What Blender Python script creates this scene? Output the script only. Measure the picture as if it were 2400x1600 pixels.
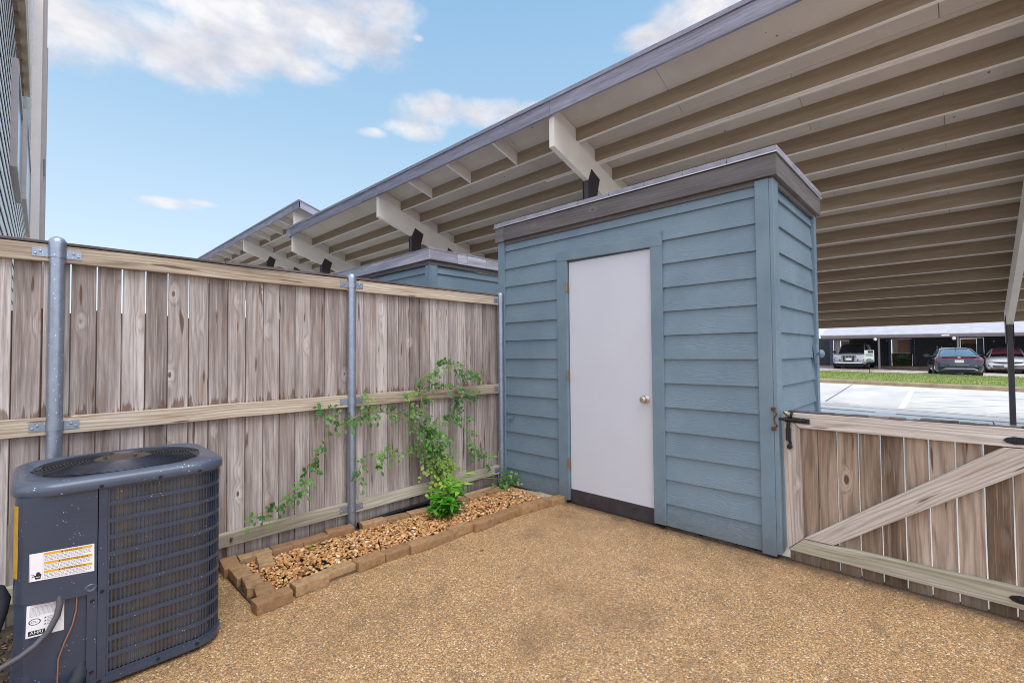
import bpy, bmesh, math, random
from mathutils import Vector, Matrix, noise as mnoise

# ------------------------------------------------------------------ scene, camera, light
for o in list(bpy.data.objects):
    bpy.data.objects.remove(o, do_unlink=True)
scene = bpy.context.scene
COL = scene.collection
rnd = random.Random(7)
R = math.radians

cam_d = bpy.data.cameras.new("camera")
cam_d.sensor_fit = 'HORIZONTAL'
cam_d.sensor_width = 36.0
cam_d.lens = 16.398
cam_d.clip_start = 0.05
cam_d.clip_end = 2000
cam = bpy.data.objects.new("camera", cam_d)
COL.objects.link(cam)
yaw, pitch, roll = 0.765657, 0.0262549, -0.00844888
f = Vector((math.cos(yaw) * math.cos(pitch), math.sin(yaw) * math.cos(pitch), math.sin(pitch)))
r0 = f.cross(Vector((0, 0, 1))).normalized()
u0 = r0.cross(f)
rr = r0 * math.cos(roll) + u0 * math.sin(roll)
uu = -r0 * math.sin(roll) + u0 * math.cos(roll)
cam.matrix_world = Matrix(((rr.x, uu.x, -f.x, 0), (rr.y, uu.y, -f.y, 0), (rr.z, uu.z, -f.z, 1.32), (0, 0, 0, 1)))
scene.camera = cam

SUN_AZ = math.atan2(-0.95, -0.15)      # direction towards the sun
SUN_EL = R(60)
SUN = Vector((math.cos(SUN_AZ) * math.cos(SUN_EL), math.sin(SUN_AZ) * math.cos(SUN_EL), math.sin(SUN_EL)))
sd = bpy.data.lights.new("sun", 'SUN')
sd.energy = 1.2
sd.angle = R(40)
sd.color = (1.0, 0.98, 0.95)
sun = bpy.data.objects.new("sun", sd)
COL.objects.link(sun)
sun.rotation_euler = SUN.to_track_quat('Z', 'Y').to_euler()

scene.view_settings.view_transform = 'Standard'
scene.view_settings.look = 'None'
scene.view_settings.gamma = 1.0
scene.view_settings.exposure = 0.80
scene.cycles.use_denoising = True
scene.cycles.denoiser = 'OPENIMAGEDENOISE'
scene.cycles.denoising_input_passes = 'RGB_ALBEDO_NORMAL'
scene.cycles.denoising_prefilter = 'ACCURATE'
scene.cycles.filter_width = 1.0
scene.cycles.sample_clamp_indirect = 4.0

# ------------------------------------------------------------------ node helper


class G:
    def __init__(s, tree):
        s.t = tree
        s.t.nodes.clear()

    def n(s, typ, ins=None, **props):
        nd = s.t.nodes.new(typ)
        for k, v in props.items():
            setattr(nd, k, v)
        if ins:
            for k, v in ins.items():
                s.put(nd.inputs[k], v)
        return nd

    def put(s, sock, v):
        if isinstance(v, bpy.types.NodeSocket):
            s.t.links.new(v, sock)
        else:
            if sock.type == 'RGBA' and len(v) == 3:
                v = (*v, 1)
            sock.default_value = v

    def m(s, op, a, b=0.0, c=0.0, clamp=False):
        nd = s.n('ShaderNodeMath', operation=op, use_clamp=clamp)
        s.put(nd.inputs[0], a)
        s.put(nd.inputs[1], b)
        s.put(nd.inputs[2], c)
        return nd.outputs[0]

    def vm(s, op, a, b=(0, 0, 0)):
        nd = s.n('ShaderNodeVectorMath', operation=op)
        s.put(nd.inputs[0], a)
        s.put(nd.inputs[1], b)
        return nd.outputs[0]

    def mix(s, fac, a, b, blend='MIX'):
        nd = s.n('ShaderNodeMix', data_type='RGBA', blend_type=blend)
        s.put(nd.inputs[0], fac)
        s.put(nd.inputs[6], a)
        s.put(nd.inputs[7], b)
        return nd.outputs[2]

    def ramp(s, fac, stops, interp='LINEAR'):
        nd = s.n('ShaderNodeValToRGB')
        cr = nd.color_ramp
        cr.interpolation = interp
        while len(cr.elements) < len(stops):
            cr.elements.new(0.5)
        for e, (p, c) in zip(cr.elements, stops):
            e.position = p
            e.color = (*c, 1) if len(c) == 3 else c
        s.put(nd.inputs[0], fac)
        return nd.outputs[0]

    def sstep(s, x, a, b, lo=0.0, hi=1.0):
        nd = s.n('ShaderNodeMapRange', interpolation_type='SMOOTHSTEP')
        s.put(nd.inputs[0], x)
        nd.inputs[1].default_value = a
        nd.inputs[2].default_value = b
        nd.inputs[3].default_value = lo
        nd.inputs[4].default_value = hi
        return nd.outputs[0]

    def scale(s, vec, sc, loc=(0, 0, 0)):
        nd = s.n('ShaderNodeMapping')
        s.put(nd.inputs[0], vec)
        nd.inputs[1].default_value = loc
        nd.inputs[3].default_value = sc
        return nd.outputs[0]

    def noise(s, vec, scale=5, detail=3, rough=0.5, dist=0.0, out=0):
        nd = s.n('ShaderNodeTexNoise')
        s.put(nd.inputs['Vector'], vec)
        nd.inputs['Scale'].default_value = scale
        nd.inputs['Detail'].default_value = detail
        nd.inputs['Roughness'].default_value = rough
        nd.inputs['Distortion'].default_value = dist
        return nd.outputs[out]

    def voro(s, vec, scale=5, feature='F1', rand=1.0):
        nd = s.n('ShaderNodeTexVoronoi', feature=feature)
        s.put(nd.inputs['Vector'], vec)
        nd.inputs['Scale'].default_value = scale
        nd.inputs['Randomness'].default_value = rand
        return nd

    def attr(s, name, out='Vector'):
        return s.n('ShaderNodeAttribute', attribute_name=name).outputs[out]

    def pos(s):
        return s.n('ShaderNodeNewGeometry').outputs['Position']

    def sep(s, vec):
        nd = s.n('ShaderNodeSeparateXYZ')
        s.put(nd.inputs[0], vec)
        return nd.outputs

    def comb(s, x, y, z):
        nd = s.n('ShaderNodeCombineXYZ')
        s.put(nd.inputs[0], x)
        s.put(nd.inputs[1], y)
        s.put(nd.inputs[2], z)
        return nd.outputs[0]

    def bump(s, h, strength=0.5, dist=0.01):
        nd = s.n('ShaderNodeBump')
        nd.inputs['Strength'].default_value = strength
        nd.inputs['Distance'].default_value = dist
        s.put(nd.inputs['Height'], h)
        return nd.outputs[0]

    def out(s, col, rough=0.6, metal=0.0, normal=None, spec=0.5, coat=0.0, emit=None, trans=None):
        p = s.n('ShaderNodeBsdfPrincipled')
        s.put(p.inputs['Base Color'], col)
        s.put(p.inputs['Roughness'], rough)
        s.put(p.inputs['Metallic'], metal)
        p.inputs['Specular IOR Level'].default_value = spec
        p.inputs['Coat Weight'].default_value = coat
        p.inputs['Coat Roughness'].default_value = 0.05
        if normal is not None:
            s.put(p.inputs['Normal'], normal)
        if emit:
            p.inputs['Emission Color'].default_value = (*emit[0], 1)
            p.inputs['Emission Strength'].default_value = emit[1]
        sh = p.outputs[0]
        if trans:
            tr = s.n('ShaderNodeBsdfTranslucent')
            s.put(tr.inputs[0], col)
            ms = s.n('ShaderNodeMixShader')
            ms.inputs[0].default_value = trans
            s.t.links.new(sh, ms.inputs[1])
            s.t.links.new(tr.outputs[0], ms.inputs[2])
            sh = ms.outputs[0]
        o = s.n('ShaderNodeOutputMaterial')
        s.t.links.new(sh, o.inputs[0])


def srgb(r, g, b):
    def c(v):
        v /= 255
        return v / 12.92 if v <= 0.04045 else ((v + 0.055) / 1.055) ** 2.4
    return (c(r), c(g), c(b))


def newmat(name):
    m = bpy.data.materials.new(name)
    m.use_nodes = True
    return m, G(m.node_tree)


# ------------------------------------------------------------------ world: Nishita sky with clouds set by compass direction
world = bpy.data.worlds.new("World")
scene.world = world
world.use_nodes = True
g = G(world.node_tree)
sky = g.n('ShaderNodeTexSky', sky_type='NISHITA', sun_disc=False)
sky.sun_elevation = SUN_EL
sky.sun_rotation = math.atan2(SUN.x, SUN.y)
sky.air_density = 1.0
sky.dust_density = 1.2
sky.ozone_density = 1.6
dirv = g.n('ShaderNodeTexCoord').outputs['Generated']
dx, dy, dz = g.sep(dirv)
az = g.m('ARCTAN2', dy, dx)
el = g.m('ARCSINE', dz)
blobs = [  # azimuth, elevation, half widths, weight
    (1.52, 0.485, 0.10, 0.050, 1.0), (1.40, 0.500, 0.13, 0.050, 1.0), (1.27, 0.535, 0.13, 0.045, 1.05), (1.15, 0.585, 0.17, 0.050, 1.0),
    (1.06, 0.625, 0.11, 0.030, 0.9), (1.32, 0.580, 0.22, 0.050, 0.9), (1.20, 0.520, 0.09, 0.030, 0.9), (1.62, 0.47, 0.12, 0.05, 0.9),
    (1.12, 0.545, 0.05, 0.022, 0.8),
    (0.93, 0.478, 0.080, 0.032, 1.05), (0.82, 0.480, 0.090, 0.027, 1.0), (0.96, 0.447, 0.070, 0.020, 0.95), (0.72, 0.475, 0.09, 0.024, 0.9),
    (1.06, 0.432, 0.040, 0.010, 0.75),
    (0.37, 0.600, 0.09, 0.035, 0.95), (0.47, 0.580, 0.075, 0.024, 0.8), (0.25, 0.61, 0.12, 0.05, 0.9),
    (1.40, 0.260, 0.045, 0.010, 0.62), (1.355, 0.268, 0.03, 0.007, 0.55), (1.012, 0.571, 0.022, 0.009, 0.6), (0.962, 0.594, 0.016, 0.007, 0.55),
]
wob = g.noise(g.scale(dirv, (1, 1, 1.35)), 13, 7, 0.62, 0.25)
wob2 = g.noise(g.scale(dirv, (1, 1, 1.4)), 5, 3, 0.5)
dens = None
for (a0, e0, sa, se, wt) in blobs:
    qa = g.m('DIVIDE', g.m('SUBTRACT', az, a0), sa)
    qe = g.m('DIVIDE', g.m('SUBTRACT', el, e0), se)
    q = g.m('SUBTRACT', wt, g.m('ADD', g.m('MULTIPLY', qa, qa), g.m('MULTIPLY', qe, qe)))
    q = g.m('MAXIMUM', q, -1.6)
    dens = q if dens is None else g.m('SMOOTH_MAX', dens, q, 0.25)
# unseen cloud added overhead and behind the viewer, brightened as soft fill light
over = g.sstep(el, 0.80, 1.05, -1.5, 0.7)
behind = g.sstep(g.m('ADD', g.m('MULTIPLY', dx, 0.72), g.m('MULTIPLY', dy, 0.69)), 0.25, -0.25, -1.5, 0.75)
dens = g.m('MAXIMUM', dens, g.m('MAXIMUM', over, behind))
dens = g.m('ADD', dens, g.m('MULTIPLY', g.m('SUBTRACT', wob, 0.5), 2.9))
dens = g.m('ADD', dens, g.m('MULTIPLY', g.m('SUBTRACT', wob2, 0.5), 0.9))
mask = g.sstep(dens, -0.55, 1.15)
dome = g.sstep(g.m('MAXIMUM', over, behind), -0.9, 0.5)
cshade = g.noise(g.scale(dirv, (1, 1, 2.2)), 9, 4, 0.55)
ccol = g.ramp(cshade, [(0.3, (0.60, 0.61, 0.68)), (0.5, (0.78, 0.78, 0.82)), (0.62, (0.93, 0.92, 0.92))])
hs = g.n('ShaderNodeHueSaturation', ins={'Color': sky.outputs[0], 'Saturation': 0.95, 'Value': 1.0})
SKY_S = 0.085
skycol = g.mix(1.0, hs.outputs[0], (SKY_S, SKY_S, SKY_S), 'MULTIPLY')
lift = g.mix(0.70, skycol, g.ramp(el, [(0.0, (0.64, 0.69, 0.72)), (0.20, (0.44, 0.56, 0.66)), (0.42, (0.30, 0.46, 0.61)), (0.70, (0.20, 0.37, 0.56))]))
lev = g.mix(dome, (0.60, 0.60, 0.61), (1.12, 1.12, 1.16))
col = g.mix(mask, lift, g.mix(1.0, ccol, lev, 'MULTIPLY'))
bg = g.n('ShaderNodeBackground', ins={'Color': col, 'Strength': 1.0})
wo = g.n('ShaderNodeOutputWorld')
world.node_tree.links.new(bg.outputs[0], wo.inputs[0])

# ------------------------------------------------------------------ materials


def flat(name, col, rough=0.6, metal=0.0, spec=0.5, coat=0.0, var=0.12, vscale=6.0, bump=0.0, bscale=60, speck=None):
    """painted or plain surface with soft tone variation, optional fine bump and dirt specks"""
    m, g = newmat(name)
    p = g.pos()
    n1 = g.noise(p, vscale, 4, 0.6)
    dark = tuple(c * (1 - var) for c in col)
    lite = tuple(min(1, c * (1 + var)) for c in col)
    c = g.ramp(n1, [(0.3, dark), (0.7, lite)])
    if speck:
        v = g.voro(p, speck[1]).outputs['Distance']
        n2 = g.noise(p, speck[1] * 0.15, 2, 0.5)
        msk = g.m('MULTIPLY', g.sstep(v, speck[2], speck[2] * 0.6), g.sstep(n2, 0.5, 0.62))
        c = g.mix(msk, c, speck[0])
    nrm = None
    if bump:
        nrm = g.bump(g.noise(p, bscale, 3, 0.6), bump, 0.004)
    rg = g.m('ADD', g.m('MULTIPLY', g.m('SUBTRACT', n1, 0.5), 0.2), rough, clamp=True)
    g.out(c, rg, metal, nrm, spec, coat)
    return m


def wood(name, cols, freq=34, knots=0.45, ring=0.55, stain=None, wet=None, bumps=0.35, green=0.0, fine=0.35, ksz=1.0):
    """weathered board; 'lc' is the board's own coordinate (width, thickness, length), 'rv' its random number"""
    m, g = newmat(name)
    lc = g.attr('lc')
    rv = g.attr('rv', 'Fac')
    x, y, z = g.sep(lc)
    off = g.m('MULTIPLY', rv, 37.0)
    base2 = g.comb(g.m('ADD', x, off), y, z)
    kv = g.voro(g.comb(g.m('MULTIPLY', g.m('ADD', x, off), 8.5), off, g.m('MULTIPLY', z, 3.6)), 1.0, rand=0.6)
    kd = kv.outputs['Distance']
    kc = g.sep(kv.outputs['Color'])
    keep = g.m('LESS_THAN', kc[0], knots)
    near = g.sstep(kd, 0.40, 0.16)
    infl = g.m('MULTIPLY', g.m('MULTIPLY', keep, near), g.m('EXPONENT', g.m('MULTIPLY', kd, -7.0 / ksz)))
    core = g.m('MULTIPLY', keep, g.sstep(kd, 0.085 * ksz, 0.045 * ksz))
    halo = g.m('MULTIPLY', g.m('MULTIPLY', keep, near), g.m('MULTIPLY', g.sstep(kd, 0.26 * min(ksz, 1.4), 0.07 * ksz), g.noise(g.scale(base2, (60, 30, 12)), 1.0, 3, 0.6)))
    slow = g.noise(g.scale(base2, (9, 3, 0.9)), 1.0, 2, 0.5)
    med = g.noise(g.scale(base2, (60, 30, 3.0)), 1.0, 3, 0.6)
    finen = g.noise(g.scale(base2, (420, 200, 9.0)), 1.0, 3, 0.6)
    ph = g.m('ADD', g.m('MULTIPLY', g.m('ADD', x, off), freq * 6.28), g.m('MULTIPLY', slow, 34.0))
    ph = g.m('ADD', ph, g.m('MULTIPLY', infl, 20.0))
    ph = g.m('ADD', ph, g.m('MULTIPLY', med, 2.0))
    w = g.m('ADD', g.m('MULTIPLY', g.m('SINE', ph), 0.5), 0.5)
    w = g.m('POWER', w, 2.2)
    tone = g.noise(g.scale(base2, (14, 8, 1.3)), 1.0, 4, 0.6)
    t = g.m('ADD', g.m('MULTIPLY', g.m('SUBTRACT', tone, 0.5), 1.15), g.m('ADD', 0.5, g.m('MULTIPLY', g.m('SUBTRACT', rv, 0.5), 0.46)))
    c = g.ramp(t, [(0.18, cols[0]), (0.42, cols[1]), (0.62, cols[2]), (0.85, cols[3])])
    streak = g.noise(g.scale(base2, (150, 40, 2.2)), 1.0, 3, 0.65)
    c = g.mix(g.sstep(streak, 0.52, 0.72, 0.0, 0.55), c, tuple(v * 0.62 for v in cols[1]))
    c = g.mix(g.sstep(streak, 0.46, 0.28, 0.0, 0.45), c, tuple(min(1, v * 1.12) for v in cols[3]))
    c = g.mix(g.m('MULTIPLY', w, g.m('MULTIPLY', ring, med)), c, tuple(v * 0.45 for v in cols[0]))
    c = g.mix(g.m('MULTIPLY', g.sstep(finen, 0.45, 0.75), fine), c, tuple(v * 0.5 for v in cols[1]))
    c = g.mix(g.m('MULTIPLY', g.sstep(finen, 0.5, 0.2), fine * 0.6), c, tuple(min(1, v * 1.35) for v in cols[2]))
    c = g.mix(g.m('MULTIPLY', halo, 0.55), c, tuple(min(1, v * 1.25) for v in cols[3]))
    c = g.mix(g.m('MULTIPLY', core, 0.85), c, tuple(v * 0.28 for v in cols[0]))
    if stain:   # tannin streaks running along the board
        sn = g.noise(g.scale(base2, (26, 5, 1.6)), 1.0, 3, 0.55)
        c = g.mix(g.m('MULTIPLY', g.sstep(sn, 0.58, 0.74), 0.7), c, stain)
        sn2 = g.noise(g.scale(g.vm('ADD', base2, (3.7, 0, 5.1)), (26, 5, 2.6)), 1.0, 2, 0.4)
        c = g.mix(g.m('MULTIPLY', g.sstep(sn2, 0.665, 0.71), 0.85), c, tuple(v * 0.35 for v in stain))
    if wet is not None:     # damp patches soaked up from a rail: ragged top edge
        pz = g.sep(g.pos())[2]
        jag = g.noise(g.scale(base2, (55, 3, 0.2)), 1.0, 2, 0.6)
        jag2 = g.noise(g.scale(base2, (12, 3, 0.1)), 1.0, 1, 0.5)
        for z0, hgt in wet:
            hh = g.m('MULTIPLY', g.m('ADD', g.m('SUBTRACT', jag, 0.44), g.m('SUBTRACT', jag2, 0.5)), hgt)
            dzv = g.m('SUBTRACT', g.m('SUBTRACT', pz, z0), hh)
            mk = g.m('MULTIPLY', g.sstep(dzv, 0.012, -0.012), g.m('GREATER_THAN', pz, z0 - 0.02))
            c = g.mix(g.m('MULTIPLY', mk, 0.72), c, srgb(96, 68, 52))
        bot = g.sstep(g.m('ADD', pz, g.m('MULTIPLY', jag, 0.12)), 0.20, 0.05)
        c = g.mix(g.m('MULTIPLY', bot, 0.65), c, srgb(92, 78, 62))
    if green:
        gn = g.noise(g.scale(base2, (20, 20, 2.5)), 1.0, 3, 0.6)
        c = g.mix(g.m('MULTIPLY', g.sstep(gn, 0.4, 0.7), green), c, srgb(168, 172, 130))
    h = g.m('SUBTRACT', g.m('MULTIPLY', finen, 0.6), g.m('ADD', g.m('MULTIPLY', w, 0.35), g.m('MULTIPLY', core, 0.5)))
    g.out(c, 0.72, 0, g.bump(h, bumps, 0.004), 0.3)
    return m


M_PICKET = wood("fence_picket_wood", [srgb(118, 106, 102), srgb(158, 147, 143), srgb(188, 179, 176), srgb(216, 209, 207)],
                freq=30, knots=0.40, ring=0.6, stain=srgb(150, 112, 84), wet=[(1.01, 0.26)], fine=0.5)
M_RAIL = wood("rail_wood", [srgb(142, 127, 110), srgb(184, 169, 150), srgb(203, 190, 172), srgb(219, 209, 194)],
              freq=46, knots=0.25, ring=0.8, stain=srgb(148, 112, 74))
M_RAILLOW = wood("low_rail_wood", [srgb(134, 127, 112), srgb(170, 163, 147), srgb(188, 182, 168), srgb(204, 199, 186)],
                 freq=40, knots=0.2, ring=0.6, green=0.22)
M_GATEP = wood("gate_picket_wood", [srgb(100, 82, 68), srgb(142, 123, 107), srgb(168, 149, 134), srgb(198, 182, 168)],
               freq=20, knots=0.30, ring=0.75, stain=srgb(132, 96, 72), ksz=1.7, wet=[])
M_GATEF = wood("gate_frame_wood", [srgb(148, 136, 127), srgb(188, 178, 169), srgb(207, 199, 192), srgb(224, 218, 213)],
               freq=38, knots=0.22, ring=0.75, stain=srgb(156, 128, 106), fine=0.4)
M_CAP = wood("weathered_cap_wood", [srgb(70, 64, 66), srgb(92, 85, 87), srgb(110, 103, 103), srgb(130, 121, 118)], freq=40, knots=0.1, ring=0.5)
M_FASCIA = wood("dark_painted_fascia", [srgb(88, 84, 86), srgb(104, 100, 102), srgb(114, 110, 112), srgb(128, 124, 126)], freq=40, knots=0.05, ring=0.35, fine=0.25)


def siding_mat():
    m, g = newmat("embossed_blue_siding_paint")
    lc = g.attr('lc')
    rv = g.attr('rv', 'Fac')
    x, y, z = g.sep(lc)
    off = g.m('MULTIPLY', rv, 23.0)
    v = g.comb(g.m('ADD', x, off), y, g.m('ADD', z, g.m('MULTIPLY', off, 3.0)))
    warp = g.noise(g.scale(v, (9, 1, 2.6)), 1.0, 3, 0.55)
    warp2 = g.noise(g.scale(v, (34, 1, 11)), 1.0, 2, 0.5)
    ph = g.m('ADD', g.m('MULTIPLY', g.m('ADD', x, off), 330.0), g.m('ADD', g.m('MULTIPLY', warp, 60.0), g.m('MULTIPLY', warp2, 9.0)))
    w = g.m('ADD', g.m('MULTIPLY', g.m('SINE', ph), 0.5), 0.5)
    amp = g.sstep(g.noise(g.scale(v, (16, 1, 4)), 1.0, 2, 0.5), 0.35, 0.62)
    w = g.m('MULTIPLY', g.m('POWER', w, 2.0), amp)
    n1 = g.noise(g.pos(), 2.2, 4, 0.6)
    c = g.ramp(n1, [(0.3, srgb(109, 130, 146)), (0.7, srgb(124, 144, 159))])
    c = g.mix(g.m('MULTIPLY', g.m('SUBTRACT', 1.0, w), 0.14), c, srgb(84, 108, 126))
    c = g.mix(g.m('MULTIPLY', g.m('SUBTRACT', rv, 0.5), 0.12, clamp=True), c, srgb(150, 175, 185))
    # scuffs and chipped paint
    sc = g.noise(g.scale(g.pos(), (8, 8, 30)), 1.0, 5, 0.7)
    c = g.mix(g.m('MULTIPLY', g.sstep(sc, 0.73, 0.78), 0.5), c, srgb(150, 165, 172))
    pz = g.sep(g.pos())[2]
    spl = g.noise(g.pos(), 24, 5, 0.7)
    c = g.mix(g.m('MULTIPLY', g.sstep(g.m('ADD', pz, g.m('MULTIPLY', g.m('SUBTRACT', spl, 0.5), 0.30)), 0.26, 0.02), 0.45), c, srgb(88, 82, 72))
    g.out(c, 0.5, 0, g.bump(g.m('SUBTRACT', 1.0, w), 0.45, 0.0024), 0.4)
    return m


def trim_mat():
    m, g = newmat("blue_trim_paint")
    lc = g.attr('lc')
    x, y, z = g.sep(lc)
    fine = g.noise(g.scale(lc, (160, 160, 10)), 1.0, 3, 0.6)
    cross = g.noise(g.scale(lc, (6, 6, 90)), 1.0, 3, 0.6)
    n1 = g.noise(g.pos(), 3, 4, 0.6)
    c = g.ramp(n1, [(0.3, srgb(105, 127, 143)), (0.7, srgb(120, 140, 155))])
    sc = g.noise(g.scale(g.pos(), (26, 26, 9)), 1.0, 5, 0.7)
    c = g.mix(g.m('MULTIPLY', g.sstep(sc, 0.70, 0.76), 0.6), c, srgb(150, 170, 180))
    sc2 = g.noise(g.scale(g.pos(), (40, 40, 12)), 1.0, 3, 0.6)
    c = g.mix(g.m('MULTIPLY', g.sstep(sc2, 0.72, 0.76), 0.7), c, srgb(70, 84, 96))
    pz = g.sep(g.pos())[2]
    spl = g.noise(g.pos(), 24, 5, 0.7)
    c = g.mix(g.m('MULTIPLY', g.sstep(g.m('ADD', pz, g.m('MULTIPLY', g.m('SUBTRACT', spl, 0.5), 0.30)), 0.26, 0.02), 0.45), c, srgb(88, 82, 72))
    h = g.m('ADD', fine, g.m('MULTIPLY', cross, 0.5))
    g.out(c, 0.48, 0, g.bump(h, 0.3, 0.003), 0.4)
    return m


M_SIDING = siding_mat()
M_TRIM = trim_mat()


def aggregate_mat():
    m, g = newmat("exposed_aggregate_concrete")
    p = g.pos()
    wv = g.noise(p, 60, 2, 0.5, out=1)
    pv = g.vm('ADD', p, g.vm('MULTIPLY', g.vm('SUBTRACT', wv, (0.5, 0.5, 0.5)), (0.006, 0.006, 0.0)))
    v1 = g.voro(g.scale(pv, (1, 1, 0.0)), 128)
    v2 = g.voro(g.scale(pv, (1, 1, 0.0), (3.1, 1.7, 0)), 270)
    cr = g.sep(v1.outputs['Color'])
    cr2 = g.sep(v2.outputs['Color'])
    stops = [(0.0, srgb(84, 76, 70)), (0.14, srgb(138, 106, 74)), (0.27, srgb(172, 130, 84)), (0.42, srgb(188, 142, 90)), (0.54, srgb(160, 112, 70)),
             (0.66, srgb(196, 158, 110)), (0.80, srgb(206, 180, 142)), (0.91, srgb(224, 210, 188)), (0.96, srgb(136, 88, 62))]
    c1 = g.ramp(cr[0], stops, 'CONSTANT')
    c2 = g.ramp(cr2[0], stops, 'CONSTANT')
    use2 = g.m('LESS_THAN', cr[1], 0.38)
    c = g.mix(use2, c1, c2)
    c = g.mix(0.28, c, srgb(216, 180, 130))
    d = g.m('ADD', g.m('MULTIPLY', g.m('SUBTRACT', 1.0, use2), g.m('MULTIPLY', v1.outputs['Distance'], 1.0)), g.m('MULTIPLY', use2, v2.outputs['Distance']))
    mort = g.sstep(d, 0.48, 0.75)
    c = g.mix(g.m('MULTIPLY', mort, 0.75), c, srgb(98, 76, 56))
    big = g.noise(p, 1.1, 5, 0.65)
    c = g.mix(g.sstep(big, 0.44, 0.72, 0.0, 0.42), c, srgb(112, 86, 60))
    blot = g.noise(p, 4.5, 6, 0.7)
    c = g.mix(g.sstep(blot, 0.54, 0.68, 0.0, 0.36), c, srgb(96, 78, 62))
    c = g.mix(g.sstep(blot, 0.46, 0.30, 0.0, 0.16), c, srgb(206, 176, 134))
    # damp dark edge soaked along the shed, the gate and the fence
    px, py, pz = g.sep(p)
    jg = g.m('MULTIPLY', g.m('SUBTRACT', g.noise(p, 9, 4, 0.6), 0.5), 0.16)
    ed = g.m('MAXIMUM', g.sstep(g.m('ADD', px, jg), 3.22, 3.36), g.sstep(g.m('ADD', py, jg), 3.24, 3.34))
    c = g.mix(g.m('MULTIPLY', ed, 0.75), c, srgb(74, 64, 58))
    hgt = g.m('SUBTRACT', 1.0, d)
    rgh = g.m('ADD', 0.36, g.m('MULTIPLY', g.noise(p, 3, 3, 0.6), 0.3))
    g.out(c, rgh, 0, g.bump(hgt, 0.55, 0.006), 0.4)
    return m


M_AGG = aggregate_mat()


def lot_mat():
    m, g = newmat("wet_concrete_lot")
    p = g.pos()
    n1 = g.noise(g.scale(p, (0.4, 1.2, 1)), 1.0, 5, 0.6)
    n2 = g.noise(p, 60, 3, 0.6)
    c = g.ramp(n1, [(0.3, srgb(200, 196, 190)), (0.7, srgb(220, 216, 210))])
    c = g.mix(g.m('MULTIPLY', n2, 0.15), c, srgb(180, 176, 172))
    px, py, pz = g.sep(p)
    # brown rusty puddles on the far drive
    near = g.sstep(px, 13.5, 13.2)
    c = g.mix(near, c, srgb(240, 237, 234))  # near slab painted paler, standing in for bright sky reflected off wet concrete
    far = g.m('MULTIPLY', g.sstep(px, 31.5, 33.0), g.sstep(g.noise(g.scale(p, (0.8, 0.25, 1)), 1.0, 4, 0.6), 0.40, 0.56))
    c = g.mix(g.m('MULTIPLY', far, 0.75), c, srgb(132, 98, 78))
    rg = g.ramp(n1, [(0.35, (0.38, 0.38, 0.38)), (0.65, (0.7, 0.7, 0.7))])
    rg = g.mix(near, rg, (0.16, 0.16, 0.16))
    g.out(c, rg, 0, g.bump(n2, 0.06, 0.003), 0.5)
    return m


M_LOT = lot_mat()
M_DIRT = flat("dark_soil", srgb(74, 62, 52), 0.9, var=0.5, vscale=28, bump=0.8, bscale=90)
M_NBR = flat("neighbour_yard_soil", srgb(128, 126, 108), 0.9, var=0.3, vscale=2)
M_GROUND = flat("distant_ground", srgb(140, 136, 128), 0.9, var=0.2, vscale=0.3)
M_KERB = flat("kerb_concrete", srgb(150, 132, 108), 0.7, var=0.3, vscale=3, bump=0.3)
M_PAINTW = flat("white_road_paint", srgb(252, 252, 252), 0.45, var=0.06, vscale=5)
M_PAINTY = flat("yellow_road_paint", srgb(216, 170, 92), 0.45, var=0.1, vscale=5)
M_SEAM = flat("concrete_joint", srgb(98, 92, 88), 0.6, var=0.2)
M_REDLINE = flat("faded_red_line", srgb(176, 128, 128), 0.5, var=0.15)
M_PUDDLE = flat("wet_brown_dirt_line", srgb(134, 112, 88), 0.35, var=0.3, vscale=3)


def lawn_mat():
    m, g = newmat("lawn_turf")
    p = g.pos()
    n1 = g.noise(p, 1.3, 5, 0.65)
    n2 = g.noise(p, 40, 3, 0.6)
    c = g.ramp(n1, [(0.3, srgb(116, 132, 66)), (0.55, srgb(142, 156, 84)), (0.75, srgb(168, 172, 108))])
    c = g.mix(g.m('MULTIPLY', n2, 0.3), c, srgb(100, 126, 50))
    g.out(c, 0.8, 0, g.bump(n2, 0.8, 0.03), 0.2)
    return m


M_LAWN = lawn_mat()


def random_tone(name, stops, rough=0.6, trans=None, bump=0.0, spec=0.4, nz=40, darkspot=0.0):
    """colour picked per piece by 'rv'"""
    m, g = newmat(name)
    rv = g.attr('rv', 'Fac')
    n = g.noise(g.pos(), nz, 3, 0.6)
    c = g.ramp(rv, stops)
    c = g.mix(g.m('MULTIPLY', g.sstep(n, 0.4, 0.7), 0.35), c, tuple(v * 0.55 for v in stops[0][1]))
    if darkspot:
        n3 = g.noise(g.pos(), 22, 5, 0.7)
        c = g.mix(g.m('MULTIPLY', g.sstep(n3, 0.52, 0.66), darkspot), c, srgb(62, 56, 48))
    nr = g.bump(g.noise(g.pos(), 160, 3, 0.6), bump, 0.004) if bump else None
    g.out(c, rough, 0, nr, spec, trans=trans)
    return m


M_MULCH = random_tone("dark_mulch_stone", [(0.0, srgb(58, 50, 44)), (0.7, srgb(104, 88, 74)), (0.95, srgb(150, 116, 82)), (1.0, srgb(190, 170, 150))], 0.6)
M_STONE = random_tone("river_gravel", [(0.0, srgb(104, 72, 44)), (0.16, srgb(168, 116, 62)), (0.38, srgb(192, 146, 90)), (0.6, srgb(208, 166, 112)),
                                       (0.78, srgb(192, 122, 74)), (0.92, srgb(222, 184, 134)), (1.0, srgb(226, 214, 196))], 0.42, nz=70, spec=0.5)


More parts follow.
